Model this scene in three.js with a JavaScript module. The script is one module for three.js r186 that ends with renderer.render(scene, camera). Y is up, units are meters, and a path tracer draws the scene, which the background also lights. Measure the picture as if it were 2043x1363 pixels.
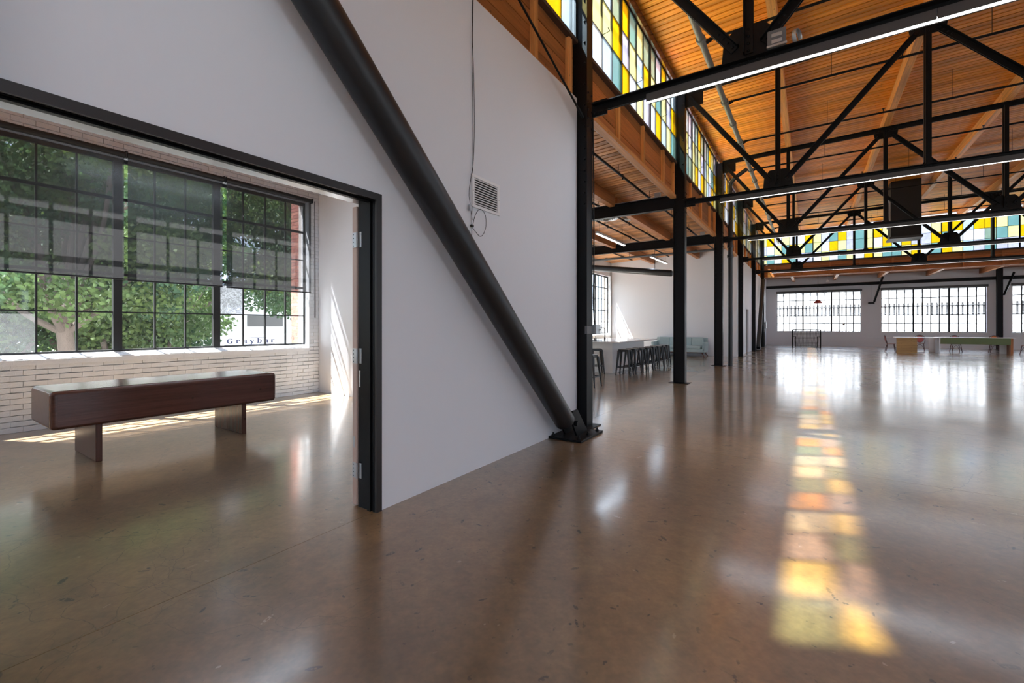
import * as THREE from 'three';
import { mergeGeometries } from 'three/addons/utils/BufferGeometryUtils.js';
import { RoundedBoxGeometry } from 'three/addons/geometries/RoundedBoxGeometry.js';
import { TextGeometry } from 'three/addons/geometries/TextGeometry.js';
import { FontLoader } from 'three/addons/loaders/FontLoader.js';
import { RectAreaLightUniformsLib } from 'three/addons/lights/RectAreaLightUniformsLib.js';

// ------------------------------------------------------------ camera, sky, sun, exposure
const scene = new THREE.Scene();
const FPX = 879, YAW = Math.atan(594.5 / FPX);
const camera = new THREE.PerspectiveCamera(2 * Math.atan(681.5 / FPX) * 180 / Math.PI, 2043 / 1363, 0.05, 400);
camera.position.set(0, 1.45, 0);
camera.rotation.set(0, YAW, 0);
camera.setViewOffset(2043, 1363, 0, 31.5, 2043, 1363);      // shift lens: verticals stay upright
scene.add(camera);

const renderer = new THREE.WebGLRenderer({ antialias: true });
renderer.toneMapping = THREE.LinearToneMapping;
renderer.toneMappingExposure = 1.5;
renderer.shadowMap.enabled = true;
RectAreaLightUniformsLib.init();

const SKY = 1.55;
{
  const w = 64, h = 128, d = new Float32Array(w * h * 4);
  for (let j = 0; j < h; j++) {
    const el = Math.max(0, (j + 0.5) / h * 2 - 1);           // 0 horizon .. 1 zenith
    const t = Math.pow(el, 0.55);
    for (let i = 0; i < w; i++) {
      const o = (j * w + i) * 4;
      d[o] = 1.18 + (0.88 - 1.18) * t; d[o + 1] = 1.36 + (1.2 - 1.36) * t; d[o + 2] = 1.6 + (1.8 - 1.6) * t; d[o + 3] = 1;
    }
  }
  const tex = new THREE.DataTexture(d, w, h, THREE.RGBAFormat, THREE.FloatType);
  tex.mapping = THREE.EquirectangularReflectionMapping; tex.magFilter = THREE.LinearFilter; tex.minFilter = THREE.LinearFilter;
  tex.wrapS = THREE.RepeatWrapping; tex.needsUpdate = true;
  scene.background = tex; scene.backgroundIntensity = SKY;
}
const sun = new THREE.DirectionalLight(new THREE.Color().setRGB(1, 0.98, 0.95), 50);
sun.position.set(-2.83 - 30, 5 + 63, -10 + 15.6); sun.target.position.set(-2.83, 5, -10);   // travels along (1, -2.1, -0.52)
sun.castShadow = true; sun.shadow.radius = 1.9; sun.shadow.mapSize.set(4096, 4096);
Object.assign(sun.shadow.camera, { left: -45, right: 45, top: 45, bottom: -45, near: 1, far: 160 });
scene.add(sun, sun.target);
const LED = 23;              // radiance of the linear lamps under the trusses
const PENDANT = 21;           // radiance of the hanging lamps in the side aisle

// ------------------------------------------------------------ helpers
let seed = 12345;
const rnd = () => { seed = (seed * 1664525 + 1013904223) >>> 0; return seed / 4294967296; };
const rr = (a, b) => a + (b - a) * rnd();
const V = (x, y, z) => new THREE.Vector3(x, y, z);
const taken = {};
function numbered(n) { const k = taken[n] = (taken[n] ?? -1) + 1; return k ? n + '_' + String(k).padStart(3, '0') : n; }
function prep(g) {
  g = g.index ? g.toNonIndexed() : g;
  for (const k of Object.keys(g.attributes)) if (!['position', 'normal', 'uv'].includes(k)) g.deleteAttribute(k);
  if (!g.attributes.normal) g.computeVertexNormals();
  if (!g.attributes.uv) g.setAttribute('uv', new THREE.Float32BufferAttribute(new Float32Array(g.attributes.position.count * 2), 2));
  return g;
}
const merge = (list) => list.length === 1 ? list[0] : mergeGeometries(list.map(prep), false);
// uv in metres from the dominant axis of each face; 'long' tells which axis runs along u
function boxUV(g, ox = 0, oy = 0, long = null) {
  g = prep(g);
  const p = g.attributes.position, n = g.attributes.normal, uv = g.attributes.uv;
  for (let i = 0; i < p.count; i++) {
    const a = Math.abs(n.getX(i)), b = Math.abs(n.getY(i)), c = Math.abs(n.getZ(i));
    const x = p.getX(i), y = p.getY(i), z = p.getZ(i);
    let u, v;
    if (a >= b && a >= c) { u = z; v = y; } else if (b >= c) { u = x; v = z; } else { u = x; v = y; }
    if (long === 'x') { u = x; v = a >= b && a >= c ? z + y : (b >= c ? z : y); }
    if (long === 'z') { u = z; v = b >= a ? x : y; if (c > a && c > b) v = x + y; }
    if (long === 'y') { u = y; v = a >= c ? z : x; if (b > a && b > c) v = x + z; }
    uv.setXY(i, u + ox, v + oy);
  }
  return g;
}
const boxG = (x0, x1, y0, y1, z0, z1, long = null, ox = 0, oy = 0) =>
  boxUV(new THREE.BoxGeometry(Math.abs(x1 - x0), Math.abs(y1 - y0), Math.abs(z1 - z0)).translate((x0 + x1) / 2, (y0 + y1) / 2, (z0 + z1) / 2), ox, oy, long);
const rboxG = (x0, x1, y0, y1, z0, z1, r = 0.01, s = 2, long = null) =>
  boxUV(new RoundedBoxGeometry(Math.abs(x1 - x0), Math.abs(y1 - y0), Math.abs(z1 - z0), s, r).translate((x0 + x1) / 2, (y0 + y1) / 2, (z0 + z1) / 2), 0, 0, long);
function barG(p, q, w, h, up = V(0, 1, 0)) {                 // box along p-q, w across, h along up
  const d = q.clone().sub(p), L = d.length(), z = d.normalize();
  let x = new THREE.Vector3().crossVectors(up, z); if (x.lengthSq() < 1e-6) x = V(1, 0, 0); x.normalize();
  const y = new THREE.Vector3().crossVectors(z, x);
  const m = new THREE.Matrix4().makeBasis(x, y, z).setPosition(p.clone().add(q).multiplyScalar(0.5));
  return boxUV(new THREE.BoxGeometry(w, h, L), 0, 0, 'z').applyMatrix4(m);
}
function rodG(p, q, r, n = 10) {
  const d = q.clone().sub(p), L = d.length();
  const g = prep(new THREE.CylinderGeometry(r, r, L, n, 1));
  g.applyQuaternion(new THREE.Quaternion().setFromUnitVectors(V(0, 1, 0), d.normalize()));
  const c = p.clone().add(q).multiplyScalar(0.5); g.translate(c.x, c.y, c.z); return g;
}
function tubeG(pts, r, seg = 24, n = 6, closed = false) { return prep(new THREE.TubeGeometry(new THREE.CatmullRomCurve3(pts, closed), seg, r, n, closed)); }
function profG(pts, p, q, up = V(0, 1, 0)) {                  // extrude a 2D outline (x across, y along up) from p to q
  const d = q.clone().sub(p), L = d.length(), z = d.normalize();
  const x = new THREE.Vector3().crossVectors(up, z).normalize(), y = new THREE.Vector3().crossVectors(z, x);
  const s = new THREE.Shape(pts.map(([a, b]) => new THREE.Vector2(a, b)));
  const g = new THREE.ExtrudeGeometry(s, { depth: L, bevelEnabled: false });
  return prep(g.applyMatrix4(new THREE.Matrix4().makeBasis(x, y, z).setPosition(p)));
}
const iProfile = (w, h, tf, tw) => [[-w / 2, -h / 2], [w / 2, -h / 2], [w / 2, -h / 2 + tf], [tw / 2, -h / 2 + tf], [tw / 2, h / 2 - tf], [w / 2, h / 2 - tf], [w / 2, h / 2], [-w / 2, h / 2], [-w / 2, h / 2 - tf], [-tw / 2, h / 2 - tf], [-tw / 2, -h / 2 + tf], [-w / 2, -h / 2 + tf]];
function part(name, g, mat, parent, label) {
  const m = new THREE.Mesh(Array.isArray(g) ? merge(g) : g, mat);
  m.name = name; m.castShadow = m.receiveShadow = true; parent.add(m);
  if (label) m.userData.label = label;
  return m;
}
function tag(o, label, category, group, kind) {
  o.userData.label = label; o.userData.category = category;
  if (group) o.userData.group = group; if (kind) o.userData.kind = kind;
  return o;
}
function thing(name, label, category, pos = [0, 0, 0], turn = 0, group = null, kind = null) {
  const o = new THREE.Group(); o.name = numbered(name); o.position.set(...pos); o.rotation.y = turn;
  scene.add(o); return tag(o, label, category, group, kind);
}
function solid(name, g, mat, label, category, group = null, kind = null) {
  const m = part(numbered(name), g, mat, scene); return tag(m, label, category, group, kind);
}

// ------------------------------------------------------------ textures
function noise2(seedN) {                                       // tileable value noise
  const perm = new Uint8Array(512); let s = seedN; const r = () => { s = (s * 1664525 + 1013904223) >>> 0; return s / 4294967296; };
  const a = [...Array(256).keys()]; for (let i = 255; i > 0; i--) { const j = Math.floor(r() * (i + 1)); [a[i], a[j]] = [a[j], a[i]]; }
  for (let i = 0; i < 512; i++) perm[i] = a[i & 255];
  const f = (t) => t * t * (3 - 2 * t);
  return (x, y, px, py) => {
    const x0 = Math.floor(x), y0 = Math.floor(y), fx = f(x - x0), fy = f(y - y0);
    const m = (n, p) => ((n % p) + p) % p;
    const h = (i, j) => perm[(perm[m(i, px) & 255] + m(j, py)) & 511] / 255;
    const a0 = h(x0, y0), b0 = h(x0 + 1, y0), c0 = h(x0, y0 + 1), d0 = h(x0 + 1, y0 + 1);
    return a0 + (b0 - a0) * fx + (c0 - a0) * fy + (a0 - b0 - c0 + d0) * fx * fy;
  };
}
function makeTex(w, h, fn, srgb = true, rep = [1, 1]) {
  const d = new Uint8Array(w * h * 4);
  for (let j = 0; j < h; j++) for (let i = 0; i < w; i++) {
    const c = fn(i / w, j / h, i, j), o = (j * w + i) * 4;
    for (let k = 0; k < 3; k++) d[o + k] = Math.max(0, Math.min(255, Math.round((Array.isArray(c) ? c[k] : c) * 255)));
    d[o + 3] = 255;
  }
  const t = new THREE.DataTexture(d, w, h, THREE.RGBAFormat); t.wrapS = t.wrapT = THREE.RepeatWrapping;
  t.magFilter = THREE.LinearFilter; t.minFilter = THREE.LinearFilter; t.repeat.set(...rep);
  if (srgb) t.colorSpace = THREE.SRGBColorSpace; t.needsUpdate = true; return t;
}
const nA = noise2(7), nB = noise2(91), nC = noise2(333);
const mixc = (a, b, t) => a.map((v, i) => v + (b[i] - v) * t);
// timber: u along the grain, one tile = 2.4 m x 0.6 m
const woodTex = makeTex(1024, 256, (u, v) => {
  const warp = nA(u * 4, v * 3, 4, 3) * 0.5;
  let g = nB(u * 3 + 0, (v * 22 + warp * 3), 3, 22) * 0.5 + nC(u * 8, v * 64 + warp * 6, 8, 64) * 0.32 + nA(u * 40, v * 128, 40, 128) * 0.18;
  const broad = nC(u * 2, v * 4, 2, 4);
  let t = 0.83 + 0.30 * (g - 0.5) + 0.14 * (broad - 0.5);
  const kx = u * 6 % 1 - 0.5, ky = (v * 3 + 0.3 * nA(Math.floor(u * 6), Math.floor(v * 3), 6, 3)) % 1 - 0.5;
  const keep = nB(Math.floor(u * 6) + 0.5, Math.floor(v * 3) + 0.5, 6, 3);
  const kd = Math.hypot(kx * 0.4, ky * 0.2);
  if (keep > 0.62 && kd < 0.018) t -= 0.35 * (1 - kd / 0.018);
  return [t * 1.06, t * 1.0, t * 0.93];
}, true, [1 / 2.4, 1 / 0.6]);
const woodBump = makeTex(512, 256, (u, v) => 0.5 + 0.5 * (nB(u * 3, v * 40, 3, 40) - 0.5) + 0.3 * (nC(u * 10, v * 128, 10, 128) - 0.5), false, [1 / 2.4, 1 / 0.6]);
// polished concrete, one tile = 6 m: mottling, stains, pits and hairline cracks
function crackField(N, count, sd, len) {
  let s = sd; const r = () => { s = (s * 1664525 + 1013904223) >>> 0; return s / 4294967296; };
  const f = new Float32Array(N * N);
  const put = (x, y, v) => { const i = ((Math.floor(x) % N) + N) % N, j = ((Math.floor(y) % N) + N) % N; f[j * N + i] = Math.max(f[j * N + i], v); };
  const walk = (x, y, a, n, st) => {
    let dev = 0;
    for (let k = 0; k < n; k++) {
      dev = dev * 0.93 + (r() - 0.5) * 0.55; a += (r() - 0.5) * 0.05;
      x += Math.cos(a + dev); y += Math.sin(a + dev);
      const w = st * (0.35 + 0.65 * r()) * Math.min(1, (n - k) / 40);
      put(x, y, w); if (r() < 0.5) put(x + 1, y, w * 0.7);
      if (r() < 0.004 && n > 150) walk(x, y, a + (r() < 0.5 ? -1 : 1) * (0.5 + r()), n * 0.4, st * 0.7);
    }
  };
  for (let c = 0; c < count; c++) walk(r() * N, r() * N, r() * 6.28, len * (0.3 + r()), 0.5 + 0.5 * r());
  return f;
}
const NC = 2048, cracks = crackField(NC, 13, 4242, 1100);
const pits = new Float32Array(NC * NC);
{
  let s = 99; const r = () => { s = (s * 1664525 + 1013904223) >>> 0; return s / 4294967296; };
  for (let k = 0; k < 1300; k++) {
    const x = r() * NC, y = r() * NC, rad = 0.7 + r() * r() * 5, el = 1 + r() * 3, a = r() * 3.14, st = 0.3 + 0.7 * r(), white = r() < 0.12 ? -0.4 : 1;
    const R = Math.ceil(rad * el);
    for (let j = -R; j <= R; j++) for (let i = -R; i <= R; i++) {
      const p = (i * Math.cos(a) + j * Math.sin(a)) / (rad * el), q = (-i * Math.sin(a) + j * Math.cos(a)) / rad;
      if (p * p + q * q < 1 && nA((x + i) * 0.3, (y + j) * 0.3, 97, 97) > 0.35) pits[(((Math.floor(y) + j) % NC + NC) % NC) * NC + ((Math.floor(x) + i) % NC + NC) % NC] = st * white;
    }
  }
}
const concFine = (u, v) => nA(u * 220, v * 220, 220, 220) * 0.5 + nB(u * 97, v * 97, 97, 97) * 0.5;
const concTex = makeTex(NC, NC, (u, v, i, j) => {
  const a = nA(u * 5, v * 5, 5, 5) * 0.5 + nB(u * 11, v * 11, 11, 11) * 0.3 + nC(u * 27, v * 27, 27, 27) * 0.2;
  const b = nB(u * 3 + 0.4, v * 3, 3, 3), f = concFine(u, v), sp = nC(u * 512 % 211, v * 512 % 211, 211, 211);
  let c = mixc([0.43, 0.335, 0.215], [0.585, 0.468, 0.312], Math.max(0, Math.min(1, (a - 0.3) * 2.4)));
  c = mixc(c, [0.42, 0.37, 0.31], 0.55 * b * b);
  c = c.map((q) => q * (0.88 + 0.22 * f) * (0.955 + 0.09 * sp));
  const k = cracks[j * NC + i] * 0.9, p = pits[j * NC + i];
  c = mixc(c, [0.13, 0.1, 0.08], k);
  return p > 0 ? mixc(c, [0.14, 0.11, 0.09], p * 0.8) : p < 0 ? mixc(c, [0.85, 0.82, 0.78], -p) : c;
}, true, [1 / 6, 1 / 6]);
const concBump = makeTex(1024, 1024, (u, v) => 0.45 * nA(u * 14, v * 14, 14, 14) + 0.3 * nB(u * 31, v * 31, 31, 31) + 0.15 * nC(u * 70, v * 70, 70, 70) + 0.1 * nA(u * 200, v * 200, 200, 200), false, [1 / 6, 1 / 6]);
const concRough = makeTex(1024, 1024, (u, v) => 0.5 + 0.5 * (nB(u * 6, v * 6, 6, 6) * 0.5 + nC(u * 23, v * 23, 23, 23) * 0.3 + nA(u * 90, v * 90, 90, 90) * 0.2), false, [1 / 6, 1 / 6]);
const plasterBump = makeTex(512, 512, (u, v) => 0.5 * nA(u * 24, v * 24, 24, 24) + 0.5 * nB(u * 90, v * 90, 90, 90), false, [1 / 1.5, 1 / 1.5]);
const brickBump = makeTex(512, 512, (u, v) => 0.4 * nC(u * 16, v * 16, 16, 16) + 0.35 * nA(u * 50, v * 50, 50, 50) + 0.25 * nB(u * 128, v * 128, 128, 128), false, [1 / 0.5, 1 / 0.5]);
const glassTex = makeTex(256, 256, (u, v) => { const a = nA(u * 5, v * 5, 5, 5) * 0.6 + nB(u * 17, v * 17, 17, 17) * 0.4; const t = 0.9 + 0.13 * a; return [t, t, t]; }, true, [1 / 1.3, 1 / 1.3]);
const frostTex = makeTex(256, 256, (u, v) => { const a = nA(u * 30, v * 30, 30, 30) * 0.5 + nB(u * 90, v * 90, 90, 90) * 0.5; const t = 0.45 + 0.6 * a; return [t, t, t]; }, true, [1 / 0.5, 1 / 0.5]);
const shadeTex = makeTex(256, 256, (u, v) => { const t = 0.8 + 0.2 * nA(u * 128, v * 128, 128, 128); return [t, t, t]; }, true, [1 / 0.4, 1 / 0.4]);

// ------------------------------------------------------------ materials
const std = (r, g, b, rough = 0.6, extra = {}) => new THREE.MeshStandardMaterial({ color: new THREE.Color().setRGB(r, g, b), roughness: rough, ...extra });
const phy = (r, g, b, rough, extra = {}) => new THREE.MeshPhysicalMaterial({ color: new THREE.Color().setRGB(r, g, b), roughness: rough, ...extra });
const M = {
  wall: std(0.745, 0.765, 0.81, 0.7, { bumpMap: plasterBump, bumpScale: 0.0006 }),
  paintBrick: std(0.76, 0.785, 0.82, 0.55, { bumpMap: brickBump, bumpScale: 0.004 }),
  paintMortar: std(0.66, 0.68, 0.70, 0.7, { bumpMap: brickBump, bumpScale: 0.003 }),
  redBrick: [[0.36, 0.12, 0.085], [0.42, 0.16, 0.11], [0.31, 0.10, 0.075]].map((c) => std(...c, 0.85, { bumpMap: brickBump, bumpScale: 0.003 })),
  redMortar: std(0.55, 0.5, 0.46, 0.9),
  steel: phy(0.006, 0.006, 0.007, 0.45, { specularIntensity: 0.38, bumpMap: plasterBump, bumpScale: 0.0004 }),
  steelPipe: std(0.012, 0.012, 0.0135, 0.42, { bumpMap: plasterBump, bumpScale: 0.0005 }),
  fixture: std(0.06, 0.06, 0.064, 0.45),
  sash: std(0.009, 0.0095, 0.011, 0.5),
  frame: phy(0.006, 0.006, 0.0065, 0.4, { specularIntensity: 0.3, bumpMap: plasterBump, bumpScale: 0.0003 }),
  casing: std(0.016, 0.0125, 0.0125, 0.45),
  galv: std(0.5, 0.52, 0.53, 0.4, { metalness: 0.7 }),
  greyPipe: std(0.13, 0.135, 0.14, 0.5),
  conduit: std(0.45, 0.46, 0.48, 0.4, { metalness: 0.5 }),
  beige: std(0.60, 0.47, 0.41, 0.5),
  white: std(0.82, 0.82, 0.83, 0.35),
  quartz: std(0.72, 0.70, 0.70, 0.15),
  black: std(0.012, 0.012, 0.013, 0.6),
  rust: std(0.09, 0.055, 0.04, 0.8, { bumpMap: brickBump, bumpScale: 0.004 }),
  led: new THREE.MeshStandardMaterial({ color: 0xffffff, emissive: new THREE.Color().setRGB(1, 0.98, 0.95), emissiveIntensity: 2.2, roughness: 0.6 }),
  clear: phy(0.95, 0.97, 0.96, 0.03, { transmission: 1, thickness: 0, ior: 1.5 }),
  frosted: phy(0.40, 0.43, 0.49, 0.5, { transmission: 1, thickness: 0, map: frostTex }),
  shade: phy(0.22, 0.22, 0.235, 0.25, { transmission: 0.965, thickness: 0, map: shadeTex }),
  asphalt: std(0.22, 0.22, 0.22, 0.95),
  roofWhite: std(0.72, 0.71, 0.69, 0.9),
  bark: std(0.24, 0.20, 0.18, 0.95, { bumpMap: brickBump, bumpScale: 0.02 }),
  extWhite: std(0.5, 0.51, 0.53, 0.8),
};
const woodSet = (r, g, b, n, spread, rough = 0.5) => Array.from({ length: n }, (_, k) => {
  const t = 1 + spread * (k / (n - 1) * 2 - 1);
  return std(r * t, g * t * (1 + 0.04 * (k % 2)), b * t, rough, { map: woodTex, bumpMap: woodBump, bumpScale: 0.0008 });
});
const W = {
  deck: woodSet(0.92, 0.365, 0.036, 6, 0.1),
  aisle: woodSet(0.74, 0.38, 0.17, 6, 0.13),
  band: woodSet(0.46, 0.185, 0.06, 5, 0.22),
  purlin: woodSet(0.95, 0.50, 0.18, 3, 0.08),
  joist: woodSet(0.5, 0.215, 0.08, 3, 0.1),
  bench: woodSet(0.13, 0.056, 0.048, 3, 0.15, 0.22),
  ply: woodSet(0.46, 0.28, 0.12, 3, 0.05),
  far: woodSet(0.56, 0.28, 0.17, 3, 0.12),
};
const GL = {
  c: [0.97, 0.89, 0.34], w: [0.90, 0.95, 0.95], b: [0.60, 0.78, 0.90], l: [0.66, 0.62, 0.74], t: [0.20, 0.40, 0.35], g: [0.30, 0.40, 0.28], a: [1.0, 0.53, 0.004],
};
const glassMat = {};
for (const k in GL) glassMat[k] = phy(...GL[k].map((q) => q * 0.50), 0.3, { transmission: 1, thickness: 0, map: glassTex });

// ------------------------------------------------------------ layout
const BAY = 5.75, colZ = (i) => -5.78 - BAY * (i - 1);        // front face of column i
const FX = -2.59, BX = -2.87;                                 // column faces
const WX = -2.79;                                             // face of the white wall towards the hall
const OX = -8.9, OX2 = -9.3;                                  // inner and outer face of the brick side wall
const NX1 = 21.4, RIDGE = 9.4, FARZ = -39.2, CLZ = -34.62, FRONT = 11.5;
const deckY = (x) => 7.66 + 0.02 * (x <= RIDGE ? x + 2.6 : 2 * RIDGE + 2.6 - x);
const aisleY = (x) => 5.08 + 0.0433 * (x + 2.9);
const ENDZ = -5.62, SOFAZ = -22.78;

// ------------------------------------------------------------ floor: slabs between saw-cut joints
{
  const floorM = phy(1, 1, 1, 0.36, { map: concTex, bumpMap: concBump, bumpScale: 0.0013, ior: 1.8, clearcoat: 1, clearcoatRoughness: 0.2, clearcoatRoughnessMap: concRough });
  const f = thing('floor', 'brown polished concrete floor with hairline cracks and saw-cut joints', 'floor', [0, 0, 0], 0, null, 'structure');
  const zs = [FRONT + 0.2, 5.85, 0.2, -5.42, -8.25, -11.1, -13.95, -16.8, -19.65, -22.5, -25.35, -28.2, -31.05, -33.9, -36.75, FARZ - 0.2];
  const xs = [OX2, WX - 0.02, 3.4, 9.4, 15.4, 21.4, 28];
  let n = 0;
  for (let i = 0; i < zs.length - 1; i++) for (let j = 0; j < xs.length - 1; j++) {
    const near = i < 7 && j < 3;
    const g = boxG(xs[j] + 0.0018, xs[j + 1] - 0.0018, -0.12, 0, zs[i + 1] + 0.0018, zs[i] - 0.0018, null, near ? 0 : rr(0, 6), near ? 0 : rr(0, 6));
    part('slab', g, floorM, f);
  }
  part('bed', boxG(OX2, 28, -0.3, -0.121, FARZ - 0.2, FRONT + 0.2), M.black, f);
}

// ------------------------------------------------------------ timber roof over the nave
{
  const c = thing('ceiling', 'orange timber plank ceiling high above the hall', 'ceiling', [0, 0, 0], 0, null, 'structure');
  const pitch = 0.166, slope = Math.atan(0.02);
  const L = RIDGE + 3.3;
  const geos = [0, 1, 2, 3].map((k) => boxUV(new THREE.BoxGeometry(L, 0.04, pitch - 0.034), k * 0.7, k * 0.17, 'x'));
  const chamfer = (z0) => { };
  let n = 0; const rest = [];
  for (let z = -0.9; z > CLZ + 0.1; z -= pitch, n++) {
    const m = part('plank', geos[(n * 7) % 4], W.deck[Math.floor(rnd() * 6)], c);
    m.position.set(-3.3 + L / 2, deckY(-3.3 + L / 2) + 0.02, z); m.rotation.z = slope;
  }
  for (let z = FRONT - 0.1; z > -0.8; z -= pitch) rest.push(boxUV(new THREE.BoxGeometry(L, 0.04, pitch - 0.034), rr(0, 2), rr(0, 1), 'x').rotateZ(slope).translate(-3.3 + L / 2, deckY(-3.3 + L / 2) + 0.02, z));
  for (let z = FRONT - 0.1; z > CLZ + 0.1; z -= pitch) rest.push(boxUV(new THREE.BoxGeometry(L, 0.04, pitch - 0.034), rr(0, 2), rr(0, 1), 'x').rotateZ(-slope).translate(22.1 - L / 2, deckY(22.1 - L / 2) + 0.02, z));
  const r = part('plank_field', rest, W.deck[2], c); r.userData.kind = 'stuff';
  const top = [];
  for (const s of [0, 1]) {
    const g = boxG(-L / 2, L / 2, 0, 0.12, CLZ - 0.5, FRONT + 0.6);
    g.rotateZ(s ? -slope : slope).translate(s ? 22.1 - L / 2 : -3.3 + L / 2, deckY(-3.3 + L / 2) + 0.046, 0); top.push(g);
  }
  part('roof_deck', top, M.roofWhite, c);
  part('gap_shade_sheet', top.map((g) => g.clone().translate(0, -0.004, 0).scale(1, 1, 1)).map((g, k) => { const f = boxG(-L / 2, L / 2, -0.003, -0.0005, CLZ - 0.4, FRONT + 0.5); f.rotateZ(k ? -slope : slope).translate(k ? 22.1 - L / 2 : -3.3 + L / 2, deckY(-3.3 + L / 2) + 0.046, 0); return f; }), M.black, c);  // black sheet added under the deck: paints the shade in the plank gaps
}
// purlins along the hall
{
  const nodes = [-0.6, 1.9, 4.4, 6.9, 9.4, 11.9, 14.4, 16.9, 19.4];
  const words = ['first', 'second', 'third', 'fourth', 'ridge', 'fifth', 'sixth', 'seventh', 'eighth'];
  nodes.forEach((x, k) => {
    const p = thing('roof_purlin', k === 4 ? 'light timber ridge purlin running over the truss centres' : `light timber purlin, ${words[k]} in from the left clerestory glass`, 'beam', [0, 0, 0], 0, 'timber purlins on the trusses');
    for (let i = -1; i < 7; i++) {
      const z0 = i === -1 ? FRONT : (i === 0 ? colZ(0) - 0.1 : colZ(i) - 0.1) , z1 = i === 6 ? CLZ + 0.1 : colZ(i + 1) - 0.1;
      if (z1 >= z0 - 0.3) continue;
      part('beam_length', boxG(x - 0.075, x + 0.075, deckY(x) - 0.31, deckY(x) - 0.002, Math.max(z1, CLZ + 0.1) + 0.004, z0, 'z', rr(0, 2), rr(0, 1)), W.purlin[(k + i + 3) % 3], p);
    }
  });
}

// ------------------------------------------------------------ clerestory walls with coloured glass
const G0 = 5.62, G1 = 7.42, BAND0 = 4.74;
const rowH = (G1 - G0) / 3;
const letters = 'ccwwbbllttgaaa';
function randomPanes(n) { const out = []; for (let k = 0; k < n; k++) { let s = ''; for (let r = 0; r < 3; r++) { let ch; do ch = letters[Math.floor(rnd() * letters.length)]; while (s.endsWith(ch)); s += ch; } out.push(s); } return out; }
// each string: top, middle, bottom pane of one column of panes
const panes = {
  0: 'cwc alc wta lcb ccg bwl ata lgc tcl wca cab bcb lwb'.split(' '),
  1: 'wlc ccw bcb gat ala tcw cbc gal gcw lta acb wlc bat'.split(' '),
  2: 'atc gaw wct lwg bcc tga acw gla wbc tcb awl cta lac'.split(' '),
};
// sun patches on the floor come from bay 0: lower two rows read off the photograph, far end first in z
panes[0] = 'acg tlc wgl acw bla tcg lgw cwb wat tla wcb'.split(' ');
function clerestoryWindow(n, at, along, width, cols, label, breaks, thick = 0.03) {
  // at(u, y, o): point at distance u along the wall, height y, o inward; along: 'z' or 'x'
  const w = thing('window_' + n, label, 'window', [0, 0, 0], 0, 'coloured clerestory windows', 'structure');
  const fr = [], pw = width / cols.length;
  const bx = (u0, u1, y0, y1, o0, o1, list) => {
    const a = at(u0, y0, o0), b = at(u1, y1, o1);
    list.push(boxG(Math.min(a.x, b.x), Math.max(a.x, b.x), y0, y1, Math.min(a.z, b.z), Math.max(a.z, b.z)));
  };
  for (let c = 0; c <= cols.length; c++) {
    const t = c === 0 || c === cols.length || breaks.includes(c) ? 0.028 : 0.009;
    bx(c * pw - t, c * pw + t, G0, G1, -0.022, t > 0.02 ? 0.03 : 0.015, fr);
  }
  for (let r = 0; r <= 3; r++) { const t = r === 0 || r === 3 ? 0.022 : 0.009; bx(0, width, G0 + r * rowH - t, G0 + r * rowH + t, -0.018, 0.012, fr); }
  part('sash_frame', fr, M.sash, w);
  for (let c = 0; c < cols.length; c++) for (let r = 0; r < 3; r++) {
    const l = []; bx(c * pw + 0.006, (c + 1) * pw - 0.006, G1 - (r + 1) * rowH + 0.006, G1 - r * rowH - 0.006, -0.002, 0.001, l);
    // a single sheet, so that light passes it once
    const a = at((c + 0.5) * pw, 0, 0), pl = new THREE.PlaneGeometry(pw - 0.012, rowH - 0.012);
    if (along === 'z') pl.rotateY(Math.PI / 2);
    pl.translate(a.x, G1 - (r + 0.5) * rowH, a.z);
    part('pane', boxUV(pl, rr(0, 1), rr(0, 1)), glassMat[cols[c][r]], w);
  }
  // friction stays
  const st = [];
  for (const b of [2, 6, 10]) if (b < cols.length) { const p = at(b * pw, G0 + rowH, 0.02), q = at(b * pw + 0.05, G0 + rowH + 0.05, 0.12); st.push(rodG(p, q, 0.006, 6)); const e = at(b * pw - 0.03, G0 + rowH + 0.06, 0.12); st.push(rodG(q, e, 0.006, 6)); }
  if (along === 'z' && st.length) part('latch', st, M.black, w);
  return w;
}
let winN = 1;
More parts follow.
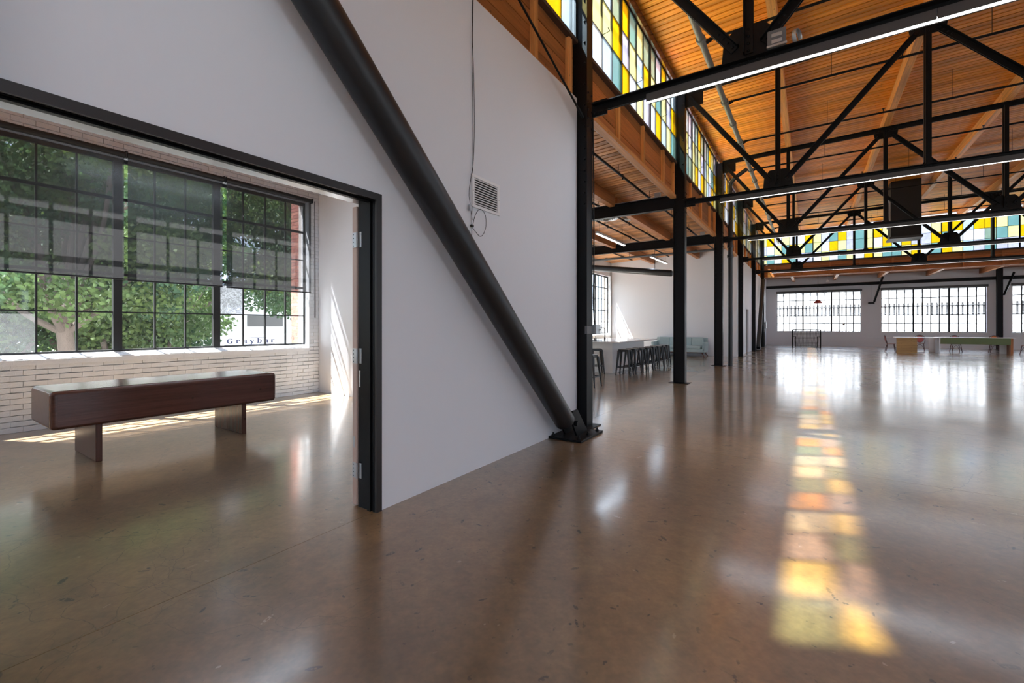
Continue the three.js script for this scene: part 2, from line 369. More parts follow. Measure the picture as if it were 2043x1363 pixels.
{
  const order = ['over the white wall', 'between the brace column and the next', 'in the second bay past the brace', 'in the third bay past the brace', 'in the fourth bay past the brace', 'in the fifth bay past the brace'];
  for (let i = 0; i < 6; i++) {
    const z0 = i === 0 ? -0.92 : colZ(i) - 0.17, z1 = colZ(i + 1) - 0.03;
    const cols = panes[i] ?? randomPanes(13);
    clerestoryWindow(winN++, (u, y, o) => V(-2.83 + o, y, z0 - u), 'z', z0 - z1, cols, `coloured glass clerestory window ${order[i]}`, [4, 8]);
  }
  const wallL = thing('wall_left_upper', 'timber boarded band under the left clerestory glass', 'wall', [0, 0, 0], 0, null, 'structure');
  for (let i = 0; i < 6; i++) {
    const z0 = colZ(i) - 0.1, z1 = colZ(i + 1) - 0.1;
    for (let r = 0; r < 4; r++) {
      const h = (G0 - 0.06 - BAND0) / 4;
      part('board', boxG(-2.90, -2.865 + rr(-0.004, 0.004), BAND0 + r * h + 0.004, BAND0 + (r + 1) * h - 0.004, z1, z0, 'z', rr(0, 2.4), rr(0, 0.6)), W.band[Math.floor(rnd() * 5)], wallL);
    }
    for (const f of [0.07, 0.29, 0.535, 0.79, 0.955]) {
      const z = z0 + (z1 - z0) * f;
      part('batten', boxG(-2.866, -2.80, BAND0 + 0.02, G0 - 0.1, z - 0.045, z + 0.045, 'y', rr(0, 2), rr(0, 1)), W.purlin[i % 3], wallL);
    }
    part('sill_angle', boxG(-2.92, -2.785, G0 - 0.075, G0 - 0.022, z1, z0), M.rust, wallL);
    part('ledger', boxG(-2.93, -2.80, BAND0 - 0.07, BAND0 + 0.015, z1 + 0.1, z0 - 0.1, 'z', rr(0, 2), 0), W.aisle[3], wallL);
    part('head_beam', boxG(-2.95, -2.76, G1 + 0.022, deckY(-2.8) - 0.003, z1, z0, 'z', rr(0, 2), rr(0, 1)), W.bench[1], wallL);
  }
  part('outer_sheathing', [boxG(-3.0, -2.901, BAND0, G0 - 0.076, CLZ, FRONT)], M.extWhite, wallL);
  part('sun_block_infill', [boxG(-2.95, -2.83, BAND0, deckY(-2.83), -0.9, FRONT)], M.wall, wallL);  // unseen panel added to keep sun patches off the nearest floor
  part('eave', [boxG(-3.32, -2.95, deckY(-3.3) - 0.1, deckY(-3.3) + 0.04, CLZ - 0.5, FRONT + 0.6)], M.extWhite, wallL);
  // far clerestory across the end of the hall
  const farCols = 'clc awt lcw cta wat wcl atl cew lwc taw act llc ttw cca awc'.replace('cew', 'ccw').split(' ').concat(randomPanes(41));
  const seg = [[0, 14], [14, 28], [28, 42], [42, 56]], tot = NX1 + 2.87, pw = tot / 56;
  const fw = ['at the corner by the left clerestory', 'second from the left corner', 'third from the left corner', 'at the right corner'];
  seg.forEach(([a, b], k) => clerestoryWindow(winN++, (u, y, o) => V(-2.87 + a * pw + u, y, CLZ + o), 'x', (b - a) * pw, farCols.slice(a, b), `coloured glass clerestory across the far end, ${fw[k]}`, [7]));
  const wallF = thing('wall_far_upper', 'timber boarded band under the far clerestory glass', 'wall', [0, 0, 0], 0, null, 'structure');
  for (let k = 0; k < 4; k++) {
    const x0 = -2.87 + k * tot / 4, x1 = x0 + tot / 4, h = (G0 - 0.06 - BAND0) / 4;
    for (let r = 0; r < 4; r++) part('board', boxG(x0, x1, BAND0 + r * h + 0.004, BAND0 + (r + 1) * h - 0.004, CLZ - 0.06, CLZ - 0.02, 'x', rr(0, 2.4), rr(0, 0.6)), W.band[Math.floor(rnd() * 5)], wallF);
    for (const f of [0.15, 0.4, 0.65, 0.9]) part('batten', boxG(x0 + (x1 - x0) * f - 0.045, x0 + (x1 - x0) * f + 0.045, BAND0 + 0.02, G0 - 0.1, CLZ - 0.02, CLZ + 0.05, 'y', rr(0, 2), 0), W.joist[k % 3], wallF);
    part('sill_angle', boxG(x0, x1, G0 - 0.075, G0 - 0.022, CLZ - 0.08, CLZ + 0.04), M.rust, wallF);
    part('head_beam', boxG(x0, x1, G1 + 0.022, Math.min(deckY(x0), deckY(x1)) - 0.003, CLZ - 0.1, CLZ + 0.08, 'x', rr(0, 2), 0), W.bench[1], wallF);
  }
  part('outer_sheathing', [boxG(-2.95, NX1 + 0.1, BAND0, G0 - 0.076, CLZ - 0.16, CLZ - 0.061)], M.extWhite, wallF);
  // right clerestory, the other long side of the hall
  for (let i = -1; i < 6; i++) {
    const z0 = i < 0 ? FRONT : colZ(i) - 0.17, z1 = colZ(i + 1) - 0.03;
    clerestoryWindow(winN++, (u, y, o) => V(NX1 - o, y, z0 - u), 'z', z0 - z1, randomPanes(13), 'coloured glass clerestory window high on the right side of the hall', [4, 8]);
  }
  const wallR = thing('wall_right_upper', 'timber band with head beam along the right clerestory', 'wall', [0, 0, 0], 0, null, 'structure');
  part('band', boxG(NX1, NX1 + 0.1, BAND0, G0 - 0.02, CLZ - 0.1, FRONT, 'z'), W.band[2], wallR);
  part('head_beam', boxG(NX1 - 0.05, NX1 + 0.1, G1 + 0.02, deckY(NX1), CLZ - 0.1, FRONT, 'z'), W.band[0], wallR);
}

// ------------------------------------------------------------ steel columns on the left
const rivetG = prep(new THREE.SphereGeometry(0.017, 8, 5, 0, Math.PI * 2, 0, Math.PI / 2));
function rivet(p, dir) { return rivetG.clone().applyQuaternion(new THREE.Quaternion().setFromUnitVectors(V(0, 1, 0), dir)).translate(p.x, p.y, p.z); }
{
  const lab = ['black riveted steel column at the near jamb of the doorway', 'black riveted steel column rising from the foot of the big pipe brace', 'black steel column next to the line of bar stools', 'black steel column beside the slender grey-black drain pipe', 'black steel column at the white corner behind the sofa', 'black steel column carrying the far slanting brace at its foot', 'black steel column where the far slanting brace meets the roof'];
  for (let i = 0; i < 7; i++) {
    const zf = colZ(i), zb = zf - 0.2, zc = (zf + zb) / 2, top = deckY(-2.7) - 0.36;
    const c = thing('steel_column', lab[i], 'column', [(FX + BX) / 2 - (i === 1 ? 0.035 : 0), 0, zc], 0, 'steel columns under the left clerestory');
    const o = (FX - BX) / 2;
    part('flange', boxG(o - 0.018, o, 0.012, top, -0.1, 0.1), M.steel, c);
    part('flange', boxG(-o, -o + 0.018, 0.012, top, -0.1, 0.1), M.steel, c);
    part('web', boxG(-o + 0.018, o - 0.018, 0.012, top, -0.008, 0.055), M.steel, c);
    part('base_plate', boxG(-0.24, 0.24, 0, 0.014, -0.17, 0.17), M.steel, c);
    const rv = [];
    for (let y = 3.2; y < top - 0.1; y += y < 4.3 ? 0.16 : 0.3) for (const s of [-1, 1]) rv.push(rivet(V(s * (o - 0.055), y, 0.055), V(0, 0, 1)));
    for (let y = 4.3; y < 4.8; y += 0.12) for (const s of [-1, 1]) rv.push(rivet(V(o, y, s * 0.06), V(1, 0, 0)));
    const rp = part('rivets', rv, M.steel, c);
  }
}
// ------------------------------------------------------------ trusses with their lamps
{
  const words = ['over the doorway bay', 'at the big pipe brace', 'above the bar stools', 'second past the brace', 'third past the brace', 'fourth past the brace'];
  for (let i = 0; i < 6; i++) {
    const zc = colZ(i) - 0.1;
    const t = thing('roof_truss', i === 0 ? 'black riveted steel roof truss over the doorway bay' : `black riveted steel roof truss ${words[i]}`, 'truss', [0, 0, zc], 0, 'steel roof trusses across the hall');
    const topY = (x) => deckY(x) - 0.31 - 0.065, botY = 4.55;
    const nodes = [-2.6, -0.6, 1.9, 4.4, 6.9, 9.4, 11.9, 14.4, 16.9, 19.4, 21.4];
    const P = (x, up) => V(x, up ? topY(x) : botY, 0);
    // chords: two angles back to back
    const chord = (a, b, s, flip) => profG(flip ? [[0, 0], [s * 0.09, 0], [s * 0.09, -0.012], [s * 0.014, -0.012], [s * 0.014, -0.1], [0, -0.1]] : [[0, 0], [s * 0.09, 0], [s * 0.09, 0.012], [s * 0.014, 0.012], [s * 0.014, 0.1], [0, 0.1]], a, b);
    const bc = [], tc = [];
    for (const s of [-1, 1]) {
      bc.push(profG([[s * 0.008, 0.1], [s * 0.1, 0.1], [s * 0.1, 0.088], [s * 0.022, 0.088], [s * 0.022, 0], [s * 0.008, 0]].slice(s > 0 ? 0 : 0), V(-2.55, botY - 0.065, 0), V(21.3, botY - 0.065, 0)));
      for (const [a, b] of [[-2.6, RIDGE], [RIDGE, 21.4]]) tc.push(profG([[s * 0.008, -0.06], [s * 0.022, -0.06], [s * 0.022, 0.053], [s * 0.11, 0.053], [s * 0.11, 0.065], [s * 0.008, 0.065]], P(a, 1), P(b, 1)));
    }
    part('bottom_chord', bc, M.steel, t); part('top_chord', tc, M.steel, t);
    const gus = (x, up, w0, w1, h) => {
      const y = up ? topY(x) + 0.05 : botY - 0.06, s = up ? -1 : 1;
      const g = profG([[w0, 0], [w1, s * h * 0.75], [w1 * 0.6, s * h], [-w1 * 0.6, s * h], [-w1, s * h * 0.75], [-w0, 0]].map(([a, b]) => [-a, b]), V(x, y, -0.007), V(x, y, 0.007));
      const p = part('gusset_plate', g, M.steel, t), rv = [];
      for (let k = -3; k <= 3; k++) rv.push(rivet(V(x + k * w0 / 3.4, y + s * 0.075, 0.024), V(0, 0, 1)));
      return [p, rv, y, s, h];
    };
    const angle = (a, b, name, z = 0.02) => {
      const d = b.clone().sub(a).normalize(), n = V(-d.y, d.x, 0);
      const g = [];
      for (const s of [1, -1]) { g.push(barG(a.clone().add(V(0, 0, s * z)), b.clone().add(V(0, 0, s * z)), 0.012, 0.1, n)); const off = n.clone().multiplyScalar(0.044); g.push(barG(a.clone().add(off).add(V(0, 0, s * (z + 0.035))), b.clone().add(off).add(V(0, 0, s * (z + 0.035))), 0.07, 0.012, n)); }
      return part(name, g, M.steel, t);
    };
    const zig = [[-2.6, 1], [-0.6, 0], [1.9, 1], [4.4, 0], [6.9, 1], [9.4, 0], [11.9, 1], [14.4, 0], [16.9, 1], [19.4, 0], [21.4, 1]];
    const rivAll = [];
    zig.forEach(([x, up], k) => {
      if (k > 0) {
        const [px, pu] = zig[k - 1], a = P(px, pu), b = P(x, up), d = b.clone().sub(a).normalize();
        const s0 = pu ? 0.2 : 0.24, s1 = up ? 0.24 : 0.24;
        const a2 = a.clone().addScaledVector(d, k === 1 ? 0.16 : s0), b2 = b.clone().addScaledVector(d, -s1);
        angle(a2, b2, 'diagonal');
        for (const [e, sg] of [[a2, 1], [b2, -1]]) for (let q = 0; q < 4; q++) rivAll.push(rivet(e.clone().addScaledVector(d, sg * (0.05 + 0.085 * q)).add(V(0, 0, 0.026)), V(0, 0, 1)));
      }
      if (k > 0 && k < zig.length - 1) {
        angle(V(x, botY + (up ? 0.0 : 0.1), 0), V(x, topY(x) - 0.02, 0), 'vertical', 0.03);
        const [, rv] = gus(x, up, 0.3, 0.27, up ? 0.3 : 0.5); rivAll.push(...rv);
        for (let q = 0; q < 4; q++) rivAll.push(rivet(V(x, up ? topY(x) - 0.02 - q * 0.06 : botY + 0.13 + q * 0.085, 0.037), V(0, 0, 1)));
        if (up) gus(x, 0, 0.16, 0.06, 0.2);
      }
    });
    // end plates at the columns
    part('gusset_plate', boxG(-2.6, -2.18, topY(-2.6) - 0.36, topY(-2.6) + 0.06, -0.007, 0.007), M.steel, t);
    part('end_plate', boxG(-2.59, -2.36, botY - 0.12, botY + 0.1, -0.012, 0.012), M.steel, t);
    for (let q = 0; q < 3; q++) for (const y of [-0.07, 0.05]) rivAll.push(rivet(V(-2.55 + q * 0.07, botY + y, 0.013), V(0, 0, 1)));
    part('rivets', rivAll, M.steel, t);
    // lamp strip under the bottom chord
    const L0 = -1.8, L1 = 20.6, y0 = 4.42;
    const l = thing('linear_light', i === 0 ? 'long black lamp strip under the truss over the doorway bay' : `long lit black lamp strip under the roof truss ${words[i]}`, 'light', [0, y0, zc], 0, 'linear lamps under the trusses');
    const lens = [[L0, L0 + 2.82], [L0 + 2.82, L0 + 7.6], [L0 + 7.6, L0 + 12.4], [L0 + 12.4, L0 + 17.4], [L0 + 17.4, L1]];
    for (const [a, b] of lens) {
      part('housing', [boxG(a + 0.002, b - 0.002, 0.004, 0.1, 0.032, 0.05), boxG(a + 0.002, b - 0.002, 0.004, 0.1, -0.05, -0.032), boxG(a + 0.002, b - 0.002, 0.03, 0.066, -0.032, 0.032)], M.fixture, l);
      part('diffuser_lamp', boxG(a + 0.002, b - 0.002, 0.006, 0.03, -0.032, 0.032), M.led, l);
    }
    const ra = new THREE.RectAreaLight(new THREE.Color().setRGB(0.80, 0.925, 1.1), LED, L1 - L0, 0.064);
    ra.position.set((L0 + L1) / 2, y0 - 0.004, zc); ra.rotation.x = -Math.PI / 2; scene.add(ra);
  }
}

// ------------------------------------------------------------ steel windows with clear panes
function steelWindow(n, label, at, along, units, rows, y0, y1, matOf, group, mt = 0.011) {
  const w = thing('window_' + n, label, 'window', [0, 0, 0], 0, group, 'structure');
  const fr = [], bx = (u0, u1, a0, a1, o0, o1) => { const a = at(u0, a0, o0), b = at(u1, a1, o1); fr.push(boxG(Math.min(a.x, b.x), Math.max(a.x, b.x), a0, a1, Math.min(a.z, b.z), Math.max(a.z, b.z))); };
  const rh = (y1 - y0) / rows, U0 = units[0][0], U1 = units[units.length - 1][1];
  bx(U0 - 0.03, U1 + 0.03, y1 - 0.02, y1 + 0.05, -0.03, 0.03); bx(U0 - 0.03, U1 + 0.03, y0 - 0.03, y0 + 0.012, -0.03, 0.02);
  for (let q = 1; q < units.length; q++) bx(units[q - 1][1] - 0.004, units[q][0] + 0.004, y0, y1, -0.04, 0.045);
  bx(U0 - 0.03, U0 + 0.014, y0, y1, -0.03, 0.03); bx(U1 - 0.014, U1 + 0.03, y0, y1, -0.03, 0.03);
  units.forEach(([a, b, cols]) => {
    const pw = (b - a) / cols;
    for (let c = 1; c < cols; c++) bx(a + c * pw - mt, a + c * pw + mt, y0, y1, -0.022, 0.02);
    for (let r = 1; r < rows; r++) bx(a, b, y0 + r * rh - mt * 0.95, y0 + r * rh + mt * 0.95, -0.018, 0.016);
    // the opening vent sash in the upper middle has a heavier frame
    for (const yy of [y0 + rh * 2, y0 + rh * 4]) bx(a + 0.01, b - 0.01, yy - 0.022, yy + 0.022, -0.02, 0.034);
  });
  part('sash_frame', fr, M.sash, w);
  units.forEach(([a, b, cols], k) => {
    const pw = (b - a) / cols;
    for (let c = 0; c < cols; c++) for (let r = 0; r < rows; r++) {
      const g = new THREE.PlaneGeometry(pw - 0.004, rh - 0.004); if (along === 'z') g.rotateY(Math.PI / 2);
      const p = at(a + (c + 0.5) * pw, 0, 0); g.translate(p.x, y0 + (r + 0.5) * rh, p.z);
      part('pane', boxUV(g), matOf?.(k, c, r) ?? M.clear, w);
    }
  });
  return w;
}
const hazed = phy(0.8, 0.84, 0.88, 0.2, { transmission: 1, thickness: 0, map: glassTex });
const sideUnits = [[0, 1.66, 4], [1.76, 3.06, 3], [3.16, 4.82, 4]];       // along -z from the window's near edge
const SY0 = 1.066, SY1 = 4.05, WLEN = 4.82;
const winZ = (k) => -0.56 - BAY * k;                                       // near edge of side window k
{
  // brick side wall: body around the openings
  const w = thing('wall_left', 'white painted brick outer wall with a rough, gappy face under the window', 'wall', [0, 0, 0], 0, null, 'structure');
  const body = [], inner = -8.932;
  const ks = [-1, 0, 1, 2, 3];
  const zTop = FRONT, zBot = FARZ - 0.2;
  let z = zTop;
  for (const k of ks) {
    const a = winZ(k) + 0.03, b = winZ(k) - WLEN - 0.03;
    body.push(boxG(OX2 + 0.11, inner, -0.3, 5.2, a, z));
    body.push(boxG(OX2 + 0.11, inner, -0.3, 0.985, b, a), boxG(OX2 + 0.11, inner, SY1 + 0.04, 5.2, b, a));
    z = b;
  }
  body.push(boxG(OX2 + 0.11, inner, -0.3, 5.2, zBot, z));
  part('wall_body', body, M.paintMortar, w);
  // outside skin of red brick: plain leaf, with the reveal built brick by brick
  const skin = []; z = zTop;
  for (const k of ks) { const a = winZ(k) + 0.0, b = winZ(k) - WLEN - 0.0; skin.push(boxG(OX2, OX2 + 0.108, -1.1, 5.3, a + 0.01, z), boxG(OX2, OX2 + 0.108, -1.1, 0.95, b, a), boxG(OX2, OX2 + 0.108, SY1 + 0.06, 5.3, b, a)); z = b - 0.01; }
  skin.push(boxG(OX2, OX2 + 0.108, -1.1, 5.3, zBot, z));
  part('outer_leaf', skin, M.redMortar, w);
  // painted bricks
  const cl = 0.236, ch = 0.0767;
  const bg = [0, 1, 2, 3].map((k) => { const g = new THREE.BoxGeometry(0.05, ch - [0.004, 0.006, 0.009, 0.014][k], cl - 0.0035, 1, 1, 3); const p = g.attributes.position; for (let i = 0; i < p.count; i++) p.setXYZ(i, p.getX(i) + rr(-0.0025, 0.0025), p.getY(i) + rr(-0.0022, 0.0022), p.getZ(i) + rr(-0.002, 0.002)); g.computeVertexNormals(); return boxUV(g, rr(0, 1), rr(0, 1)); });
  let count = 0; const rest = [];
  const place = (yc, zc, len, single) => {
    const out = rr(-0.004, 0.0035), rx = rr(-0.012, 0.012);
    if (single && len > cl - 0.02 && count < 296) { const m = part('brick', bg[rnd() < (yc > 0.62 ? 0.34 : 0.1) ? 3 : Math.floor(rnd() * 3)], M.paintBrick, w); m.position.set(-8.925 + out, yc + rr(-0.0015, 0.0015), zc); m.rotation.x = rx; count++; }
    else rest.push(boxUV(new THREE.BoxGeometry(0.05, ch - rr(0.003, 0.009), len - 0.006), rr(0, 1), rr(0, 1)).rotateX(rx * 0.5).translate(-8.925 + out, yc, zc));
  };
  for (let r = 0; r < 64; r++) {
    const yc = (r + 0.5) * ch; if (yc > 4.85) break;
    for (let zz = -0.3 - (r % 2) * cl / 2; zz > ENDZ; zz -= cl) {
      let a = zz, b = Math.max(zz - cl, ENDZ);
      const low = yc < 0.98, high = yc > SY1 + 0.06;
      if (!low && !high) { const edge = -0.56 - WLEN - 0.03; if (b > edge) { continue; } if (a > edge) a = edge; }
      if (a - b < 0.05) continue;
      place(yc, (a + b) / 2, a - b, low && b < -0.7);
    }
  }
  const rp = part('brick_field', rest, M.paintBrick, w); rp.userData.kind = 'stuff';
  // sloping plastered sills, heads and reveals
  for (const k of ks) {
    const a = winZ(k) + 0.03, b = winZ(k) - WLEN - 0.03;
    const s = new THREE.Shape([[-9.19, 0.9], [-8.888, 0.9], [-8.888, 0.978], [-9.05, 1.05], [-9.19, 1.05]].map(([x, y]) => new THREE.Vector2(x, y)));
    const g = prep(new THREE.ExtrudeGeometry(s, { depth: a - b, bevelEnabled: false })); g.translate(0, 0, b);
    part('sill', boxUV(g), M.paintBrick, w);
    part('reveal', [boxG(-9.19, -8.897, 0.97, SY1 + 0.06, b - 0.004, b + 0.026), boxG(-9.19, -8.897, 0.97, SY1 + 0.06, a - 0.026, a + 0.004)], M.paintBrick, w);
  }
  // red brick pier beside the window, seen through the glass
  const pier = thing('brick_pier', 'red brick pier standing outside at the window edge', 'pier', [-9.3, -1.1, winZ(0) - WLEN - 0.21]);
  part('mortar_core', boxG(-0.305, -0.002, 0, 5.8, -0.19, 0.19), M.redMortar, pier);
  const rg = [boxUV(new THREE.BoxGeometry(0.2, 0.062, 0.02)), boxUV(new THREE.BoxGeometry(0.094, 0.062, 0.02))];
  for (let r = 0; r < 77; r++) {
    const y = r * 0.0745 + 0.04; let n = 0;
    const row = r % 2 ? [[-0.203, 0.2], [-0.05, 0.094]] : [[-0.256, 0.094], [-0.103, 0.2]];
    for (const [x, l] of row) { const m = part('brick', rg[l > 0.15 ? 0 : 1], M.redBrick[Math.floor(rnd() * 3)], pier); m.position.set(x, y, 0.187 + rr(-0.002, 0.002)); }
  }
  const names = ['behind the doorway wall', 'beyond the dark wood bench, behind the grey shades', 'at the near end of the kitchen', 'behind the kitchen island', 'near the sofa wall'];
  ks.forEach((k, q) => steelWindow(winN++, `black steel grid window ${names[q]}`, (u, y, o) => V(-9.07 + o, y, winZ(k) - u), 'z', sideUnits, 5, SY0, SY1,
    k === 0 ? (g, c, r) => g === 2 && c === 0 && r === 1 ? M.frosted : g === 0 && c < 2 && r === 0 ? hazed : null : null, 'steel grid side windows'));
}

// roller shades in the bench room
{
  const spans = [[-0.5, -2.31, 2.178], [-2.335, -3.70, 2.165], [-3.745, -5.415, 2.155]];
  const lb = ['dark mesh roller shade on the window bay farthest from the white end wall', 'dark mesh roller shade on the narrow middle bay of the bench room window', 'dark mesh roller shade with a hanging chain, next to the white end wall'];
  spans.forEach(([a, b, yb], k) => {
    const s = thing('roller_shade', lb[k], 'shade', [-8.85, yb, (a + b) / 2], 0, 'roller shades of the bench room');
    const h = (a - b) / 2, top = 4.12 - yb;
    part('roller_tube', rodG(V(0, top, -h), V(0, top, h), 0.042, 16), M.sash, s);
    part('end_bracket', [boxG(-0.044, 0.048, top - 0.05, top + 0.05, -h - 0.012, -h), boxG(-0.044, 0.048, top - 0.05, top + 0.05, h, h + 0.004)], M.sash, s);
    const g = new THREE.PlaneGeometry(2 * h - 0.02, top - 0.02); g.rotateY(Math.PI / 2); g.translate(-0.005, top / 2 + 0.0, 0);
    part('fabric', boxUV(g), M.shade, s);
    part('hem_bar', rboxG(-0.013, 0.004, -0.012, 0.014, -h + 0.008, h - 0.008, 0.005), M.sash, s);
    if (k === 2) part('bead_chain', [rodG(V(0.03, top - 1.9 - 0.6, -h - 0.05), V(0.03, top, -h - 0.05), 0.004, 6), rodG(V(0.03, top - 1.9 - 0.6, -h - 0.075), V(0.03, top, -h - 0.06), 0.004, 6)], M.steel, s);
  });
}

// ------------------------------------------------------------ white partition between hall and bench room, with doorway
const DZ0 = -2.286, DZ1 = -0.225, DY = 2.476;
{
  const w = thing('wall_partition', 'smooth white partition wall behind the big pipe brace', 'wall', [0, 0, 0], 0, null, 'structure');
  part('plaster', [boxG(WX - 0.2, WX, 0, BAND0 - 0.002, colZ(1) - 0.02, DZ0), boxG(WX - 0.2, WX, DY, BAND0 - 0.002, DZ0, DZ1), boxG(WX - 0.2, WX, 0, BAND0 - 0.002, DZ1, FRONT)], M.wall, w);
  part('upper_wall', boxG(WX - 0.2, WX - 0.13, BAND0 - 0.002, 5.1, ENDZ, FRONT), M.wall, w);
  const e = thing('wall_end', 'white end wall of the bench room with a slanting patch of sun', 'wall', [0, 0, 0], 0, null, 'structure');
  part('plaster', boxG(OX + 0.0, WX - 0.2, 0, 5.0, ENDZ - 0.2, ENDZ), M.wall, e);
  const s = thing('wall_sofa', 'white wall behind the teal sofa', 'wall', [0, 0, 0], 0, null, 'structure');
  part('plaster', boxG(OX, WX - 0.2, 0, 5.05, SOFAZ - 0.2, SOFAZ), M.wall, s);
  const h = thing('wall_hall_left', 'white wall along the hall beyond the sofa corner', 'wall', [0, 0, 0], 0, null, 'structure');
  part('plaster', [boxG(WX - 0.2, WX, 0, BAND0 - 0.01, -26.05, SOFAZ), boxG(WX - 0.2, WX, 2.36, BAND0 - 0.01, -27.15, -26.05), boxG(WX - 0.2, WX, 0, BAND0 - 0.01, FARZ, -27.15), boxG(WX - 0.2, WX, BAND0 - 0.01, 5.1, FARZ, CLZ - 0.1)], M.wall, h);
  const r = thing('wall_room_front', 'white wall closing the bench room at its near end', 'wall', [0, 0, 0], 0, null, 'structure');
  part('plaster', boxG(OX, WX - 0.2, 0, 5.0, 5.4, 5.6), M.wall, r);
}
{
  const d = thing('door_1', 'black steel door frame with beige door folded back behind it', 'door', [0, 0, 0], 0, null, 'structure');
  const fx = WX + 0.014;
  // casing on the hall face
  part('casing', [boxG(WX - 0.002, fx, 0, DY, DZ0 - 0.001, DZ0 + 0.052), boxG(WX - 0.002, fx, DY - 0.052, DY, DZ0 + 0.052, DZ1 - 0.052), boxG(WX - 0.002, fx, 0, DY, DZ1 - 0.052, DZ1 + 0.001)], M.casing, d);
  const ring = (t, x0, x1, o) => [boxG(x0, x1, 0, DY - o, DZ0 + o - 0.002, DZ0 + o + t), boxG(x0, x1, DY - o - t, DY - o + 0.002, DZ0 + o, DZ1 - o), boxG(x0, x1, 0, DY - o, DZ1 - o - t, DZ1 - o + 0.002)];
  part('jamb', ring(0.03, WX - 0.212, fx - 0.004, 0.0), M.frame, d);
  part('jamb_return', ring(0.02, WX - 0.212, WX - 0.004, 0.028), M.frame, d);
  part('door_stop', ring(0.016, WX - 0.085, WX - 0.05, 0.046), M.frame, d);
  part('edge_bead', ring(0.005, WX - 0.03, WX - 0.022, 0.046), M.steel, d);
  part('sheen_plate', boxG(WX - 0.206, WX - 0.085, DY - 0.0535, DY - 0.0485, DZ0 + 0.05, DZ1 - 0.05), std(0.42, 0.44, 0.46, 0.22, { metalness: 0.85 }), d, 'shiny steel plate added for the sheen under the door head');  // metal plate added to give the black head its bright sheen
  const lx0 = -3.062, lx1 = -3.01, lz = DZ0 + 0.06;
  part('leaf', rboxG(lx0, lx1, 0.012, DY - 0.07, lz - 1.2, lz, 0.004), M.beige, d, 'beige painted door leaf folded flat behind the wall');
  for (const y of [2.137, 1.208, 0.291]) {
    const hg = part('hinge', [boxG(lx0 + 0.004, lx1 - 0.004, y - 0.06, y + 0.06, lz, lz + 0.003), boxG(WX - 0.205, WX - 0.17, y - 0.06, y + 0.06, DZ0 + 0.048, DZ0 + 0.052), rodG(V(lx1 + 0.012, y - 0.06, lz + 0.006), V(lx1 + 0.012, y + 0.06, lz + 0.006), 0.008, 10)], M.galv, d);
    const sc = []; for (const q of [-0.045, -0.015, 0.015, 0.045]) sc.push(boxG(lx0 + 0.014, lx0 + 0.022, y + q - 0.004, y + q + 0.004, lz + 0.003, lz + 0.0045));
    part('screws', sc, M.black, hg);
  }
  part('strike_plate', boxG(WX - 0.2, WX - 0.185, 0.96, 1.09, DZ0 + 0.048, DZ0 + 0.051), M.galv, d);
  part('edge_bolt', boxG(lx0 + 0.012, lx0 + 0.034, 0.47, 0.56, lz, lz + 0.002), M.galv, d);
}
// door further down the hall
{
  const d = thing('door_2', 'dark door in the white wall far down the hall', 'door', [0, 0, 0], 0, null, 'structure');
  part('leaf', rboxG(WX - 0.12, WX - 0.07, 0.01, 2.34, -27.14, -26.06, 0.004), M.black, d);
  part('frame', [boxG(WX - 0.2, WX + 0.015, 0, 2.36, -26.07, -26.0), boxG(WX - 0.2, WX + 0.015, 0, 2.36, -27.2, -27.13), boxG(WX - 0.2, WX + 0.015, 2.33, 2.4, -27.2, -26.0)], M.wall, d);
  part('handle', rodG(V(WX - 0.05, 1.05, -26.2), V(WX - 0.05, 1.05, -26.32), 0.012, 8), M.galv, d);
}

